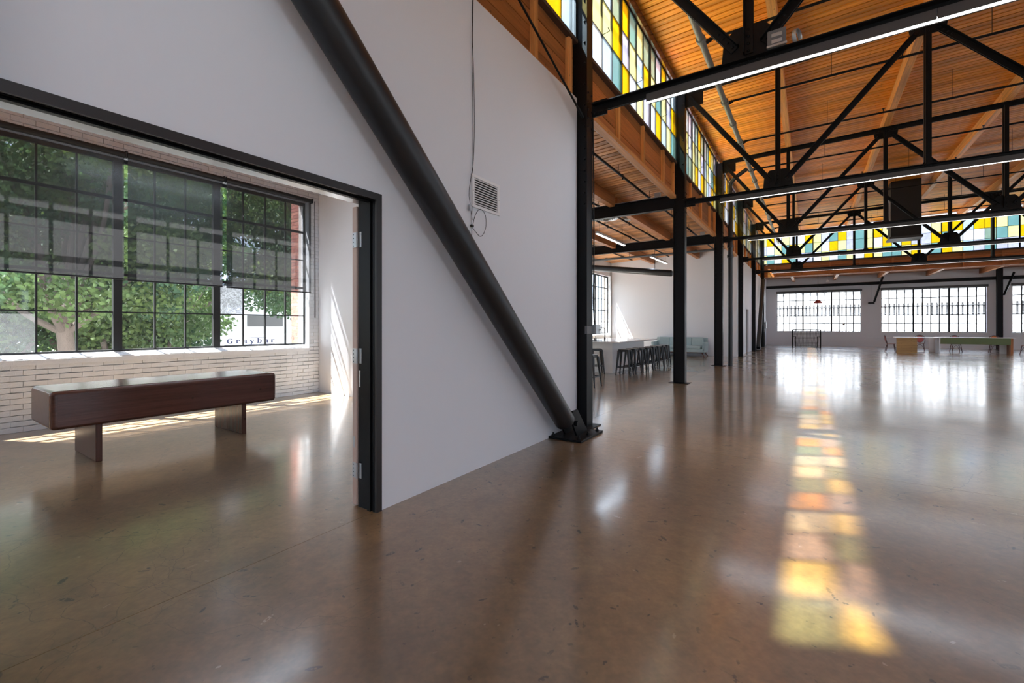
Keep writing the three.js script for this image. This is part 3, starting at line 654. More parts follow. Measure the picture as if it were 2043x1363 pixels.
// ------------------------------------------------------------ side aisle: ceiling, joists, girders, outside roof
{
  const c = thing('ceiling_aisle', 'pinkish timber plank ceiling over the kitchen aisle', 'ceiling', [0, 0, 0], 0, null, 'structure');
  const pitch = 0.166, L = 5.98, sl = Math.atan(0.0433), xc = (-8.9 - 2.92) / 2;
  const geos = [0, 1, 2, 3].map((k) => boxUV(new THREE.BoxGeometry(L, 0.04, pitch - 0.034), k * 0.6, k * 0.15, 'x'));
  let n = 0; const rest = [];
  for (let z = ENDZ - 0.28; z > SOFAZ; z -= pitch, n++) { const m = part('plank', geos[(n * 3) % 4], W.aisle[Math.floor(rnd() * 6)], c); m.position.set(xc, aisleY(xc) + 0.02, z); m.rotation.z = sl; }
  for (let z = FRONT; z > ENDZ - 0.2; z -= pitch) rest.push(boxUV(new THREE.BoxGeometry(L, 0.04, pitch - 0.034), rr(0, 2), rr(0, 1), 'x').rotateZ(sl).translate(xc, aisleY(xc) + 0.02, z));
  part('plank_field', rest, W.aisle[2], c).userData.kind = 'stuff';
  const g = boxG(-3.4, 3.3, 0, 0.1, FARZ - 0.4, FRONT + 0.4); g.rotateZ(sl).translate(-6.2, aisleY(-6.2) + 0.043, 0);
  part('roof_membrane', g, M.roofWhite, c);
  const shadeSheet = boxG(-3.0, 3.2, -0.003, -0.0005, FARZ, FRONT); shadeSheet.rotateZ(sl).translate(-6.2, aisleY(-6.2) + 0.0425, 0); part('gap_shade_sheet', shadeSheet, M.black, c);  // black sheet again, shade of the aisle plank gaps put into colour
  const xs = [-4.5, -6.65];
  const lj = ['near the kitchen entrance', 'over the island', 'by the sofa wall'];
  xs.forEach((x, q) => { for (let i = 1; i < 4; i++) {
    const z0 = i === 1 ? ENDZ - 0.21 : colZ(i) - 0.2, z1 = i === 3 ? SOFAZ + 0.01 : colZ(i + 1) - 0.02;
    solid('timber_joist', boxG(x - 0.08, x + 0.08, aisleY(x) - 0.3, aisleY(x) - 0.004, z1, z0, 'z', rr(0, 2), rr(0, 1)), W.joist[(q + i) % 3], `deep brown timber joist ${lj[i - 1]}, ${q ? 'closer to the brick wall' : 'closer to the columns'}`, 'beam', 'timber joists of the kitchen aisle');
  } });
  const gl = ['', '', 'black steel girder from the stool-side column to the brick wall', 'black steel girder from the drain-pipe column to the brick wall'];
  for (const i of [2, 3]) {
    const zc = colZ(i) - 0.1, t = thing('aisle_girder', gl[i], 'beam', [0, 4.6, zc], 0, 'steel girders of the kitchen aisle');
    part('i_beam', profG(iProfile(0.16, 0.33, 0.02, 0.014), V(-8.92, 0, 0), V(BX - 0.005, 0, 0)), M.steel, t);
    part('conduit', rodG(V(-8.9, 0.178, 0.05), V(BX - 0.15, 0.178, 0.05), 0.012, 8), M.conduit, t, 'pale grey conduit lying along the girder');
    part('junction_box', rboxG(-3.35, -3.2, 0.17, 0.3, 0.0, 0.08, 0.008), M.conduit, t);
  }
  // thin black sprinkler lines under the aisle ceiling
  const sp = [[-3.55, 'nearest the timber band'], [-5.0, 'between the two joists on the column side'], [-5.75, 'between the two joists on the wall side'], [-7.6, 'nearest the brick wall']];
  for (const [x, s] of sp) {
    const t = thing('sprinkler_line', `thin black sprinkler pipe under the kitchen ceiling, ${s}`, 'pipe', [x, Math.min(4.86, aisleY(x) - 0.045), 0], 0, 'sprinkler pipes of the kitchen aisle');
    part('pipe', rodG(V(0, 0, ENDZ - 0.21), V(0, 0, SOFAZ + 0.5), 0.028, 10), M.steel, t);
    const hg = []; for (let z = -7.2; z > SOFAZ + 0.5; z -= 2.3) { hg.push(rodG(V(0, 0, z), V(0, aisleY(x) - Math.min(4.86, aisleY(x) - 0.045), z), 0.006, 6), boxG(-0.012, 0.012, -0.06, 0.05, z - 0.3, z - 0.27), boxG(-0.045, 0.045, 0.028, 0.034, z - 0.02, z + 0.02)); }
    part('hanger', hg, M.steel, t);
  }
  const x1 = thing('sprinkler_main', 'grey-black sprinkler main crossing below the second aisle girder', 'pipe', [0, 4.28, colZ(3) - 0.55]);
  part('pipe', rodG(V(-8.9, 0, 0), V(-2.95, 0, 0), 0.045, 12), M.greyPipe, x1);
  part('coupling', [-7.2, -5.2, -3.6].map((x) => rodG(V(x - 0.05, 0, 0), V(x + 0.05, 0, 0), 0.06, 12)), M.greyPipe, x1);
  part('hanger', [-8, -6.2, -4.2].map((x) => rodG(V(x, 0, 0), V(x, 0.55, 0), 0.007, 6)), M.steel, x1);
  // round air diffuser
  const df = thing('air_diffuser', 'round ringed ceiling air diffuser over the kitchen', 'diffuser', [-5.375, aisleY(-5.375) - 0.075, -13.4]);
  part('rings', [0.3, 0.22, 0.14].map((r) => prep(new THREE.TorusGeometry(r, 0.022, 8, 28)).rotateX(Math.PI / 2).translate(0, -0.02 - (0.3 - r) * 0.15, 0)), M.galv, df);
  part('cone', prep(new THREE.CylinderGeometry(0.1, 0.33, 0.07, 28, 1, true)), M.galv, df);
  const cb = thing('ceiling_box', 'small square metal box on the kitchen ceiling planks', 'box', [-4.95, aisleY(-4.95) - 0.035, -14.1]);
  part('housing', rboxG(-0.16, 0.16, -0.03, 0.03, -0.13, 0.13, 0.008), M.galv, cb);
  part('cover_plate', rboxG(-0.08, 0.08, -0.04, -0.03, -0.07, 0.07, 0.003), M.white, cb);
  // pendant lamps; the last three are unseen, added to brighten the bench room
  const pl = [[-5.4, -12.6, 'over the island'], [-5.4, -18.1, 'towards the sofa'], [-7.75, -14.6, 'close to the brick wall windows'], [-5.4, -6.9, 'by the bench room end wall'], [-5.0, -2.6, 'added out of view over the bench room'], [-7.2, -2.0, 'added out of view over the wood bench'], [-5.6, 2.2, 'added out of view at the near end of the bench room']];
  for (const [x, z, s] of pl) {
    const t = thing('pendant_light', `slim white linear pendant lamp ${s}`, 'light', [x, 4.25, z - 1.22], 0, 'linear pendants of the kitchen aisle');
    part('housing', [boxG(-0.045, 0.045, 0.02, 0.09, -1.22, 1.22)], M.galv, t);
    part('diffuser_lamp', boxG(-0.04, 0.04, 0.004, 0.02, -1.215, 1.215), M.led, t);
    part('cable', [-1.0, 1.0].map((q) => rodG(V(0, 0.09, q), V(0, aisleY(x) - 4.25, q), 0.004, 6)), M.steel, t);
    const ra = new THREE.RectAreaLight(new THREE.Color().setRGB(0.72, 0.90, 1.12), PENDANT, 0.08, 2.43);
    ra.position.set(x, 4.248, z - 1.22); ra.rotation.x = -Math.PI / 2; scene.add(ra);
  }
  // big round pipe hung across the aisle
  const bp = thing('round_duct', 'thick dark round pipe hung across the kitchen aisle', 'pipe', [0, 0, 0]);
  part('pipe', rodG(V(-8.9, 4.13, -18), V(-4.56, 3.53, -18), 0.13, 24), M.steelPipe, bp);
  part('end_cap', prep(new THREE.SphereGeometry(0.13, 20, 10)).scale(0.5, 1, 1).translate(-4.56, 3.53, -18), M.steelPipe, bp);
  part('hanger', [-8.0, -5.2].map((x) => rodG(V(x, 4.0 - (x + 8) * 0.138, -18), V(x, aisleY(x), -18), 0.008, 6)), M.steel, bp);
}

// ------------------------------------------------------------ far end, right side and front of the building
{
  const far = thing('wall_far', 'white far wall with wide steel grid windows', 'wall', [0, 0, 0], 0, null, 'structure');
  const wx = (k) => -2.09 + 6.14 * k, wl = 5.05, y0 = 1.01, y1 = 3.94, body = [];
  let x = OX2; for (let k = 0; k < 5; k++) { body.push(boxG(x, wx(k), -0.3, 5.2, FARZ - 0.3, FARZ), boxG(wx(k), wx(k) + wl, -0.3, y0, FARZ - 0.3, FARZ), boxG(wx(k), wx(k) + wl, y1, 5.2, FARZ - 0.3, FARZ)); x = wx(k) + wl; }
  body.push(boxG(x, 28, -0.3, 5.2, FARZ - 0.3, FARZ));
  part('plaster', body, M.wall, far);
  const nm = ['behind the goal net', 'behind the green-fronted table', 'right of the far black column', 'next but one to the far black column', 'at the right end of the far wall'];
  for (let k = 0; k < 5; k++) {
    part('sill', boxG(wx(k) - 0.03, wx(k) + wl + 0.03, y0 - 0.05, y0 + 0.012, FARZ - 0.1, FARZ + 0.04), M.white, far);
    steelWindow(winN++, `wide steel grid window in the far wall ${nm[k]}`, (u, y, o) => V(wx(k) + u, y, FARZ - 0.16 + o), 'x', [[0.02, 1.62, 4], [1.7, 3.34, 4], [3.42, 5.03, 4]], 5, y0 + 0.03, y1 - 0.06, null, 'far wall windows', 0.027);
  }
  part('shade_rolls', [0, 1, 2, 3, 4].map((k) => boxG(wx(k) - 0.05, wx(k) + wl + 0.05, y1 - 0.06, y1 + 0.09, FARZ + 0.005, FARZ + 0.11)), M.fixture, far, 'dark roller shade boxes over the far windows');
  // low ceiling behind the far clerestory
  const lc = thing('ceiling_far', 'low timber ceiling in front of the far windows', 'ceiling', [0, 0, 0], 0, null, 'structure');
  const pl = []; for (let z = CLZ - 0.2; z > FARZ; z -= 0.17) pl.push(boxG(-2.85, 27.6, 5.0, 5.04, z - 0.158, z, 'x', rr(0, 2), rr(0, 1)));
  part('plank_field', pl, W.far[1], lc).userData.kind = 'stuff';
  for (let k = 0; k < 6; k++) part('joist', boxG(-1.0 + k * 2.46 - 0.08, -1.0 + k * 2.46 + 0.08, 4.72, 4.998, FARZ + 0.01, CLZ - 0.18, 'z'), W.joist[k % 3], lc);
  part('roof_membrane', boxG(-3.2, 28, 5.045, 5.2, FARZ - 0.4, CLZ - 0.17), M.roofWhite, lc);
  // far beam, columns and struts
  const fb = thing('far_beam', 'long black steel beam above the far windows', 'beam', [0, 4.36, FARZ + 0.35]);
  part('i_beam', profG(iProfile(0.14, 0.2, 0.016, 0.012), V(WX + 0.01, 0, 0), V(9.42, 0, 0)), M.steel, fb);
  part('i_beam', profG(iProfile(0.14, 0.2, 0.016, 0.012), V(9.7, 0, 0), V(21.4, 0, 0)), M.steel, fb);
  const fc = thing('far_column', 'black steel column in front of the far wall, behind the rattan chairs', 'column', [9.56, 0, FARZ + 0.35]);
  part('flange', boxG(-0.13, -0.112, 0, 4.98, -0.1, 0.1), M.steel, fc); part('flange', boxG(0.112, 0.13, 0, 4.98, -0.1, 0.1), M.steel, fc);
  part('web', boxG(-0.112, 0.112, 0, 4.98, -0.01, 0.06), M.steel, fc); part('base_plate', boxG(-0.2, 0.2, 0, 0.012, -0.16, 0.16), M.steel, fc);
  solid('knee_strut', barG(V(4.0, 4.7, FARZ + 1.2), V(3.65, 3.1, FARZ + 0.25), 0.09, 0.09), M.steel, 'black slanting strut down to the white pier between far windows', 'strut', 'far slanting struts');
  solid('knee_strut', barG(V(10.12, 4.68, FARZ + 0.55), V(9.75, 3.3, FARZ + 0.35), 0.09, 0.09), M.steel, 'black slanting strut on the far black column', 'strut', 'far slanting struts');
  const sk = thing('speaker_box', 'small dark speaker box hung on the white pier between far windows', 'speaker', [3.5, 3.02, FARZ + 0.17]);
  part('cabinet', rboxG(-0.17, 0.17, -0.06, 0.06, -0.1, 0.1, 0.015), M.black, sk);
  part('conduit', rodG(V(0, 0.06, -0.12), V(0, 1.3, -0.12), 0.012, 8), M.conduit, sk); part('bracket', boxG(-0.03, 0.03, -0.03, 0.03, -0.17, -0.1), M.steel, sk);
  const cn = thing('wall_conduit', 'thin pale conduit and round box low on the far wall', 'conduit', [3.2, 0.62, FARZ]);
  part('round_box', rodG(V(0, 0, 0), V(0, 0, 0.05), 0.09, 16), M.wall, cn); part('pipe', rodG(V(0.09, 0, 0.02), V(1.4, 0, 0.02), 0.014, 8), M.wall, cn);
  // right side
  const rw = thing('wall_right', 'white right outer wall of the hall with large windows', 'wall', [0, 0, 0], 0, null, 'structure');
  const b2 = []; let z = FRONT;
  for (let k = -1; k < 6; k++) { const a = winZ(k), b = winZ(k) - WLEN; b2.push(boxG(27.6, 28, -0.3, 5.2, a, z), boxG(27.6, 28, -0.3, 1.0, b, a), boxG(27.6, 28, 4.05, 5.2, b, a)); z = b; }
  b2.push(boxG(27.6, 28, -0.3, 5.2, FARZ - 0.3, z)); part('plaster', b2, M.wall, rw);
  for (let k = -1; k < 6; k++) steelWindow(winN++, 'black steel grid window in the right outer wall', (u, y, o) => V(27.85 - o, y, winZ(k) - u), 'z', [[0.02, 2.4, 3], [2.44, 4.8, 3]], 3, 1.02, 4.0, null, 'right wall windows');
  const rc = thing('ceiling_right', 'timber ceiling over the right aisle', 'ceiling', [0, 0, 0], 0, null, 'structure');
  part('planks', boxG(21.3, 28, 4.98, 5.02, CLZ - 0.2, FRONT, 'x'), W.aisle[2], rc); part('roof_membrane', boxG(21.5, 28.3, 5.02, 5.2, CLZ - 0.2, FRONT + 0.4), M.roofWhite, rc);
  const fr = thing('wall_front', 'white front wall of the hall behind the viewer with windows', 'wall', [0, 0, 0], 0, null, 'structure');
  const fb2 = [boxG(OX2, -2.0, -0.3, 5.4, FRONT, FRONT + 0.3), boxG(-2.0, 21, -0.3, 1.0, FRONT, FRONT + 0.3), boxG(-3, 22, 4.05, 8.1, FRONT, FRONT + 0.3), boxG(21, 28, -0.3, 5.4, FRONT, FRONT + 0.3)];
  for (let k = 0; k < 4; k++) fb2.push(boxG(-2.0 + 5.9 * k + 4.9, -2.0 + 5.9 * k + 5.9, 1.0, 4.05, FRONT, FRONT + 0.3));
  part('plaster', fb2, M.wall, fr);
  for (let k = 0; k < 4; k++) steelWindow(winN++, 'black steel grid window in the front wall', (u, y, o) => V(-2.0 + 5.9 * k + u, y, FRONT + 0.15 - o), 'x', [[0.02, 2.4, 3], [2.44, 4.88, 3]], 3, 1.02, 4.0, null, 'front wall windows');
}

// ------------------------------------------------------------ pipe braces
{
  const b = thing('pipe_brace', 'thick black pipe brace leaning across the white wall from its floor plate', 'brace', [-2.6, 0, -5.3]);
  const p0 = V(0, 0.2, 0.215), d = V(0, 3.3, 3.454).normalize();
  part('pipe', rodG(p0.clone().addScaledVector(d, 0.05), p0.clone().addScaledVector(d, 6.2), 0.131, 32), M.steelPipe, b);
  part('floor_plate', rboxG(-0.2, 0.27, 0, 0.028, -0.35, 0.335, 0.004), M.steel, b);
  const rib = (x) => profG([[0, 0.026], [0.3, 0.026], [0.3, 0.05], [0.02, 0.36], [-0.12, 0.36], [-0.12, 0.2]], V(x - 0.012, 0, 0.1), V(x + 0.012, 0, 0.1));
  for (const x of [-0.08, 0.09]) part('gusset_rib', rib(x), M.steel, b);
  part('pin', rodG(V(-0.13, 0.2, 0.17), V(0.15, 0.2, 0.17), 0.035, 16), M.steel, b);
  const bolts = []; for (const [x, z] of [[-0.15, 0.28], [0.21, 0.28], [-0.15, -0.29], [0.21, -0.29], [0.21, 0.0]]) bolts.push(prep(new THREE.CylinderGeometry(0.022, 0.022, 0.022, 6)).translate(x, 0.038, z), prep(new THREE.CylinderGeometry(0.011, 0.011, 0.05, 8)).translate(x, 0.05, z));
  part('anchor_bolts', bolts, M.steel, b);
  const f = thing('pipe_brace', 'dark slanting pipe brace between the last two columns of the hall', 'brace', [-2.55, 0, -29.9]);
  part('pipe', rodG(V(0, 0.12, 0), V(-0.05, 4.5, -3.9), 0.12, 24), M.steelPipe, f);
  part('floor_plate', rboxG(-0.25, 0.25, 0, 0.025, -0.3, 0.3, 0.004), M.steel, f);
  part('clevis', [boxG(-0.1, -0.08, 0.02, 0.3, -0.12, 0.1), boxG(0.08, 0.1, 0.02, 0.3, -0.12, 0.1)], M.steel, f);
  // tension rod above the wall
  const r = thing('tie_rod', 'thin black tie rod slanting down to the brace column', 'rod', [-2.66, 4.45, -5.6]);
  part('rod', rodG(V(0, 0, 0), V(0, 1.85, 4.75), 0.014, 10), M.steel, r);
  part('clevis', rodG(V(0, -0.05, -0.13), V(0, 0.02, 0.05), 0.02, 10), M.steel, r);
}
// slender drain pipe beside the third column, turning in to the roof main
{
  const d = thing('drain_pipe', 'slender dark drain pipe beside a column with an elbow under the roof', 'pipe', [-2.37, 0, -17.52]);
  part('pipe', rodG(V(0, 0, 0), V(0, 6.35, 0), 0.075, 20), M.steelPipe, d);
  part('elbow', tubeG([V(0, 6.3, 0), V(0, 6.5, 0), V(0.12, 6.68, 0.05), V(0.55, 6.95, 0.12)], 0.07, 20, 14), M.steelPipe, d);
  part('collar', [3.95, 4.3].map((y) => rodG(V(0, y - 0.05, 0), V(0, y + 0.05, 0), 0.11, 20)), M.steelPipe, d);
}
// ------------------------------------------------------------ sprinkler system under the nave roof
{
  const m = thing('sprinkler_main', 'grey sprinkler main with couplings running the length of the hall', 'pipe', [-1.73, 6.93, 0]);
  part('pipe', rodG(V(0, 0, 2), V(0, 0, CLZ + 0.6), 0.06, 16), M.greyPipe, m);
  const c = []; for (let z = -7.6; z > -33; z -= 1.42) c.push(rodG(V(0, 0, z - 0.05), V(0, 0, z + 0.05), 0.085, 16));
  part('coupling', c, M.greyPipe, m);
  for (let k = 0; k < 10; k++) {
    const z = -6.45 - 2.87 * k; if (z < CLZ + 0.5) break;
    const w = ['first', 'second', 'third', 'fourth', 'fifth', 'sixth', 'seventh', 'eighth', 'ninth', 'tenth'][k];
    const b = thing('sprinkler_branch', `thin black sprinkler branch pipe across the hall, ${w} from the brace column`, 'pipe', [0, 7.06, z], 0, 'sprinkler branches under the hall roof');
    part('pipe', rodG(V(-1.73, 0, 0), V(20, 0, 0), 0.026, 10), M.steel, b);
    const h = []; for (let x = 0.4; x < 20; x += 2.5) h.push(rodG(V(x, 0, 0), V(x, deckY(x) - 7.062, 0), 0.005, 6), rodG(V(x + 1.2, 0, 0), V(x + 1.2, 0.09, 0), 0.012, 8), boxG(x + 1.17, x + 1.23, 0.09, 0.098, -0.03, 0.03));
    h.push(rodG(V(-1.73, -0.06, 0), V(-1.6, 0, 0), 0.04, 10));
    part('fittings', h, M.steel, b);
  }
}
// ------------------------------------------------------------ small things on walls and trusses
{
  const v = thing('vent_grille', 'white louvred air grille on the white wall', 'vent', [WX, 2.8, -3.635]);
  const w = 0.24, h = 0.165;
  part('frame', [rboxG(0, 0.014, h - 0.03, h, -w, w, 0.003), rboxG(0, 0.014, -h, -h + 0.03, -w, w, 0.003), rboxG(0, 0.014, -h + 0.03, h - 0.03, w - 0.045, w, 0.003), rboxG(0, 0.014, -h + 0.03, h - 0.03, -w, -w + 0.045, 0.003)], M.white, v);
  part('backing', boxG(0.0005, 0.002, -h + 0.03, h - 0.03, -w + 0.045, w - 0.045), M.black, v, 'black sheet painted as the shaded opening behind the louvres');  // flat black sheet, shade between the louvres put into its colour
  for (let k = 0; k < 11; k++) { const y = -h + 0.045 + k * 0.0245; const g = boxUV(new THREE.BoxGeometry(0.018, 0.003, 2 * w - 0.09)); g.rotateZ(-0.9).translate(0.008, y, 0); part('louvre', g, M.white, v); }
  part('screws', [rodG(V(0.013, 0, w - 0.022), V(0.016, 0, w - 0.022), 0.004, 8), rodG(V(0.013, 0, -w + 0.022), V(0.016, 0, -w + 0.022), 0.004, 8)], M.black, v);
  // hanging cable with a loop
  const c = thing('hanging_cable', 'thin dark cable with a tied loop hanging down the white wall', 'cable', [WX + 0.012, 0, -3.41]);
  part('drop_wire', tubeG([V(0, 4.8, 0), V(0, 4.2, 0.01), V(0, 3.4, -0.006), V(0, 3.0, 0.0), V(0, 2.62, 0.01), V(0, 2.46, 0.015), V(0, 2.2, 0.01), V(0, 1.75, 0.015)], 0.0029, 40, 6), M.steel, c);
  part('drop_wire', tubeG([V(0.006, 4.8, -0.004), V(0.006, 4.3, 0.012), V(0.006, 3.9, -0.012), V(0.006, 3.1, -0.004), V(0.006, 2.85, 0.05), V(0.006, 2.74, 0.065), V(0.006, 2.62, 0.04), V(0.006, 2.5, 0.015)], 0.0029, 40, 6), M.steel, c);
  part('loop', tubeG([V(0.01, 2.44, 0.015), V(0.012, 2.56, -0.03), V(0.014, 2.63, -0.1), V(0.012, 2.6, -0.18), V(0.01, 2.5, -0.205), V(0.01, 2.4, -0.17), V(0.01, 2.355, -0.11), V(0.01, 2.385, -0.04), V(0.01, 2.42, 0.014)], 0.0029, 48, 6), M.steel, c);
  part('tie', rodG(V(0.004, 2.44, 0.03), V(0.004, 2.44, 0.0), 0.013, 8), M.black, c);
  part('plug', rboxG(-0.002, 0.022, 2.58, 2.64, 0.045, 0.07, 0.004), M.conduit, c);
  // control box clamped to the brace column
  const j = thing('control_box', 'grey metal control box clamped to the brace column', 'box', [FX - 0.035, 1.39, -5.98]);
  part('bracket', boxG(-0.03, 0.006, -0.055, 0.055, -0.02, 0.205), M.greyPipe, j);
  part('enclosure', rboxG(-0.01, 0.05, -0.07, 0.075, -0.19, -0.015, 0.008), M.galv, j);
  part('knob', rodG(V(0.05, 0.0, -0.14), V(0.065, 0.0, -0.14), 0.012, 10), M.black, j);
  part('cable', tubeG([V(0.0, 3.2, -0.01), V(0.012, 2.0, -0.012), V(0.01, 1.0, -0.02), V(0.0, 0.3, -0.03), V(0.01, 0.07, -0.06)], 0.009, 30, 6), M.steel, j);
  // driver box and strap on the truss
  const dr = thing('driver_box', 'silver metal driver box on top of the lamp truss by the gusset', 'box', [-0.31, 4.585, -5.78]);
  part('case', rboxG(-0.09, 0.09, 0, 0.19, -0.03, 0.03, 0.004), M.greyPipe, dr);
  part('cover_plate', [rboxG(-0.05, 0.055, 0.11, 0.15, 0.03, 0.036, 0.003), rboxG(-0.05, 0.055, 0.04, 0.08, 0.03, 0.036, 0.003)], M.galv, dr);
  part('foot', boxG(-0.095, 0.1, -0.001, 0.02, 0.03, 0.045), M.galv, dr);
  const st = thing('steel_strap', 'curled shiny steel strap standing on the lamp truss', 'strap', [-0.12, 4.585, -5.84]);
  part('band', prep(new THREE.TorusGeometry(0.08, 0.006, 6, 30, 5.2)).scale(1, 1, 4).rotateY(1.2).translate(0, 0.08, 0), M.galv, st);
  // black duct dropping from the roof
  const du = thing('roof_duct', 'black square duct dropping from the timber roof with a silver framed opening', 'duct', [3.45, 5.3, -25.9]);
  part('shaft', boxG(-0.5, 0.5, 0, deckY(3.45) - 5.3, -0.5, 0.5), M.black, du);
  part('collar', boxG(-0.55, 0.55, -0.04, 0.05, -0.55, 0.55), M.fixture, du);
  part('opening_frame', [boxG(-0.55, -0.5, 1.72, 1.82, -0.42, 0.42), boxG(-0.55, -0.5, 0.55, 1.72, 0.34, 0.42), boxG(-0.55, -0.5, 0.55, 1.72, -0.42, -0.34)], M.galv, du);
  // wall plates
  const sw = solid('light_switch', rboxG(-5.2, -5.12, 1.2, 1.33, SOFAZ, SOFAZ + 0.01, 0.004), M.galv, 'small light switch plate on the wall above the sofa', 'switch');
  const pn = thing('wall_panel', 'small white access panel outline on the wall by the drain pipe', 'panel', [-2.77, 2.55, -24.2]);
  part('door', rboxG(-0.01, 0.012, -0.25, 0.25, -0.35, 0.35, 0.004), M.white, pn); part('latch', rodG(V(0.012, 0, 0.28), V(0.02, 0, 0.28), 0.015, 8), M.galv, pn);
  const eb = thing('meter_box', 'pale grey electrical box with black conduit on the far left hall wall', 'box', [-2.76, 1.5, -37.2]);
  part('case', rboxG(-0.02, 0.12, -0.25, 0.25, -0.2, 0.2, 0.02), M.galv, eb); part('conduit', rodG(V(0.03, -1.5, 0.3), V(0.03, 0.2, 0.3), 0.03, 10), M.black, eb);
}

// ------------------------------------------------------------ bench room furniture
{
  const b = thing('wood_bench', 'heavy dark wood bench with rounded block top on two slab legs', 'bench', [-6.68, 0, -2.17]);
  const w = 0.44, hl = 1.12;
  // hollow-looking block: a wide box with rounded long edges along z
  part('block', boxUV(new RoundedBoxGeometry(2 * w, 0.39, 2 * hl, 5, 0.045).translate(0, 0.593, 0), 0, 0, 'z'), W.bench[1], b);
  part('front_panel', boxG(w - 0.001, w + 0.0025, 0.43, 0.755, -hl + 0.055, hl - 0.055, 'z', 0.7, 0.1), W.bench[2], b, 'slightly inset dark front veneer');
  for (const z of [0.745, -0.71]) part('leg', rboxG(-0.41, 0.4, 0, 0.4, z - 0.028, z + 0.028, 0.006, 2, 'y'), W.bench[0], b);
}

// ------------------------------------------------------------ kitchen: island, tap, stools, sofa
{
  const k = thing('kitchen_island', 'long white kitchen island with pale stone top', 'island', [0, 0, 0]);
  part('carcass', [rboxG(-6.3, -5.0, 0, 0.92, -15.95, -12.86, 0.004)], M.white, k);
  part('worktop', rboxG(-6.4, -4.72, 0.92, 0.965, -16.7, -12.72, 0.006), M.quartz, k);
  part('end_panel', boxG(-6.3, -5.6, 0, 0.92, -16.6, -16.55), M.white, k);
  const sk = thing('sink', 'dark inset sink rim on the island top', 'sink', [-5.9, 0.966, -13.3]);
  part('rim', [boxG(-0.25, 0.25, 0, 0.006, 0.3, 0.34), boxG(-0.25, 0.25, 0, 0.006, -0.34, -0.3), boxG(-0.25, -0.21, 0, 0.006, -0.3, 0.3), boxG(0.21, 0.25, 0, 0.006, -0.3, 0.3)], M.fixture, sk);
  part('bowl', boxG(-0.21, 0.21, 0.0005, 0.002, -0.3, 0.3), M.black, sk);
  const t = thing('kitchen_tap', 'tall black square-necked kitchen tap on the island', 'tap', [-5.6, 0.966, -13.75]);
  part('neck', tubeG([V(0, 0, 0), V(0, 0.25, 0), V(0, 0.36, 0), V(-0.02, 0.4, 0), V(-0.08, 0.41, 0), V(-0.22, 0.41, 0), V(-0.27, 0.4, 0), V(-0.28, 0.35, 0), V(-0.28, 0.24, 0)], 0.016, 40, 10), M.steel, t);
  part('base', rodG(V(0, 0, 0), V(0, 0.08, 0), 0.03, 16), M.steel, t);
  part('lever', rodG(V(0, 0.06, 0.02), V(0.02, 0.1, 0.11), 0.009, 8), M.steel, t);
  const cup = thing('soap_cup', 'small grey cup beside the island tap', 'cup', [-5.75, 0.966, -13.3]);
  part('body', prep(new THREE.LatheGeometry([[0, 0], [0.045, 0], [0.048, 0.09], [0.042, 0.09], [0.04, 0.012], [0, 0.012]].map(([a, c]) => new THREE.Vector2(a, c)), 20)), M.galv, cup);
  part('brush', rodG(V(0, 0.01, 0), V(0.01, 0.16, 0), 0.006, 8), M.black, cup);

  const stoolM = std(0.018, 0.019, 0.022, 0.3);
  const st = thing('bar_stool', '', 'stool');
  part('seat', rboxG(-0.15, 0.15, 0.735, 0.76, -0.15, 0.15, 0.012, 3), stoolM, st);
  part('seat_skirt', [boxG(-0.145, 0.145, 0.69, 0.735, 0.135, 0.142), boxG(-0.145, 0.145, 0.69, 0.735, -0.142, -0.135), boxG(0.135, 0.142, 0.69, 0.735, -0.142, 0.142), boxG(-0.142, -0.135, 0.69, 0.735, -0.142, 0.142)], stoolM, st);
  for (const sx of [-1, 1]) for (const sz of [-1, 1]) {
    const a = V(sx * 0.135, 0.72, sz * 0.135), e = V(sx * 0.205, 0, sz * 0.205);
    // folded sheet leg tapering to the floor
    const g = new THREE.CylinderGeometry(0.042, 0.017, 0.73, 4, 1); const q = new THREE.Quaternion().setFromUnitVectors(V(0, 1, 0), a.clone().sub(e).normalize()); g.applyQuaternion(q); const c = a.clone().add(e).multiplyScalar(0.5); g.translate(c.x, c.y + 0.002, c.z);
    part('leg', prep(g), stoolM, st);
  }
  const br = 0.184, ry = 0.24; part('foot_rail', [barG(V(-br, ry, br), V(br, ry, br), 0.008, 0.025), barG(V(-br, ry, -br), V(br, ry, -br), 0.008, 0.025), barG(V(br, ry, -br), V(br, ry, br), 0.008, 0.025), barG(V(-br, ry, -br), V(-br, ry, br), 0.008, 0.025)], stoolM, st);
  const spots = [[-4.5, -12.55], [-4.46, -13.1], [-4.45, -13.65], [-4.42, -14.2], [-4.42, -14.78], [-4.4, -15.35], [-4.41, -15.9], [-4.42, -16.45], [-5.36, -12.5], [-4.35, -9.75]];
  const ord = ['first', 'second', 'third', 'fourth', 'fifth', 'sixth', 'seventh', 'last'];
  spots.forEach(([x, z], i) => {
    const o = i ? st.clone() : st; if (i) { o.name = numbered('bar_stool'); scene.add(o); }
    o.position.set(x, 0, z); o.rotation.y = rr(-0.12, 0.12) + (i === 8 ? 0.5 : 0);
    tag(o, i < 8 ? `black metal bar stool along the island side, ${ord[i]} in the row from the island corner` : i === 8 ? 'black metal bar stool at the short end of the island' : 'black metal bar stool half hidden behind the brace column', 'stool', 'black metal bar stools');
  });

  const sofaM = std(0.36, 0.455, 0.465, 0.9, { bumpMap: plasterBump, bumpScale: 0.0015 });
  const s = thing('sofa', 'pale teal tufted sofa on dark splayed legs against the white wall', 'sofa', [-5.25, 0, SOFAZ + 0.5]);
  const L = 1.2;
  part('base', rboxG(-L, L, 0.2, 0.36, -0.42, 0.42, 0.02), sofaM, s);
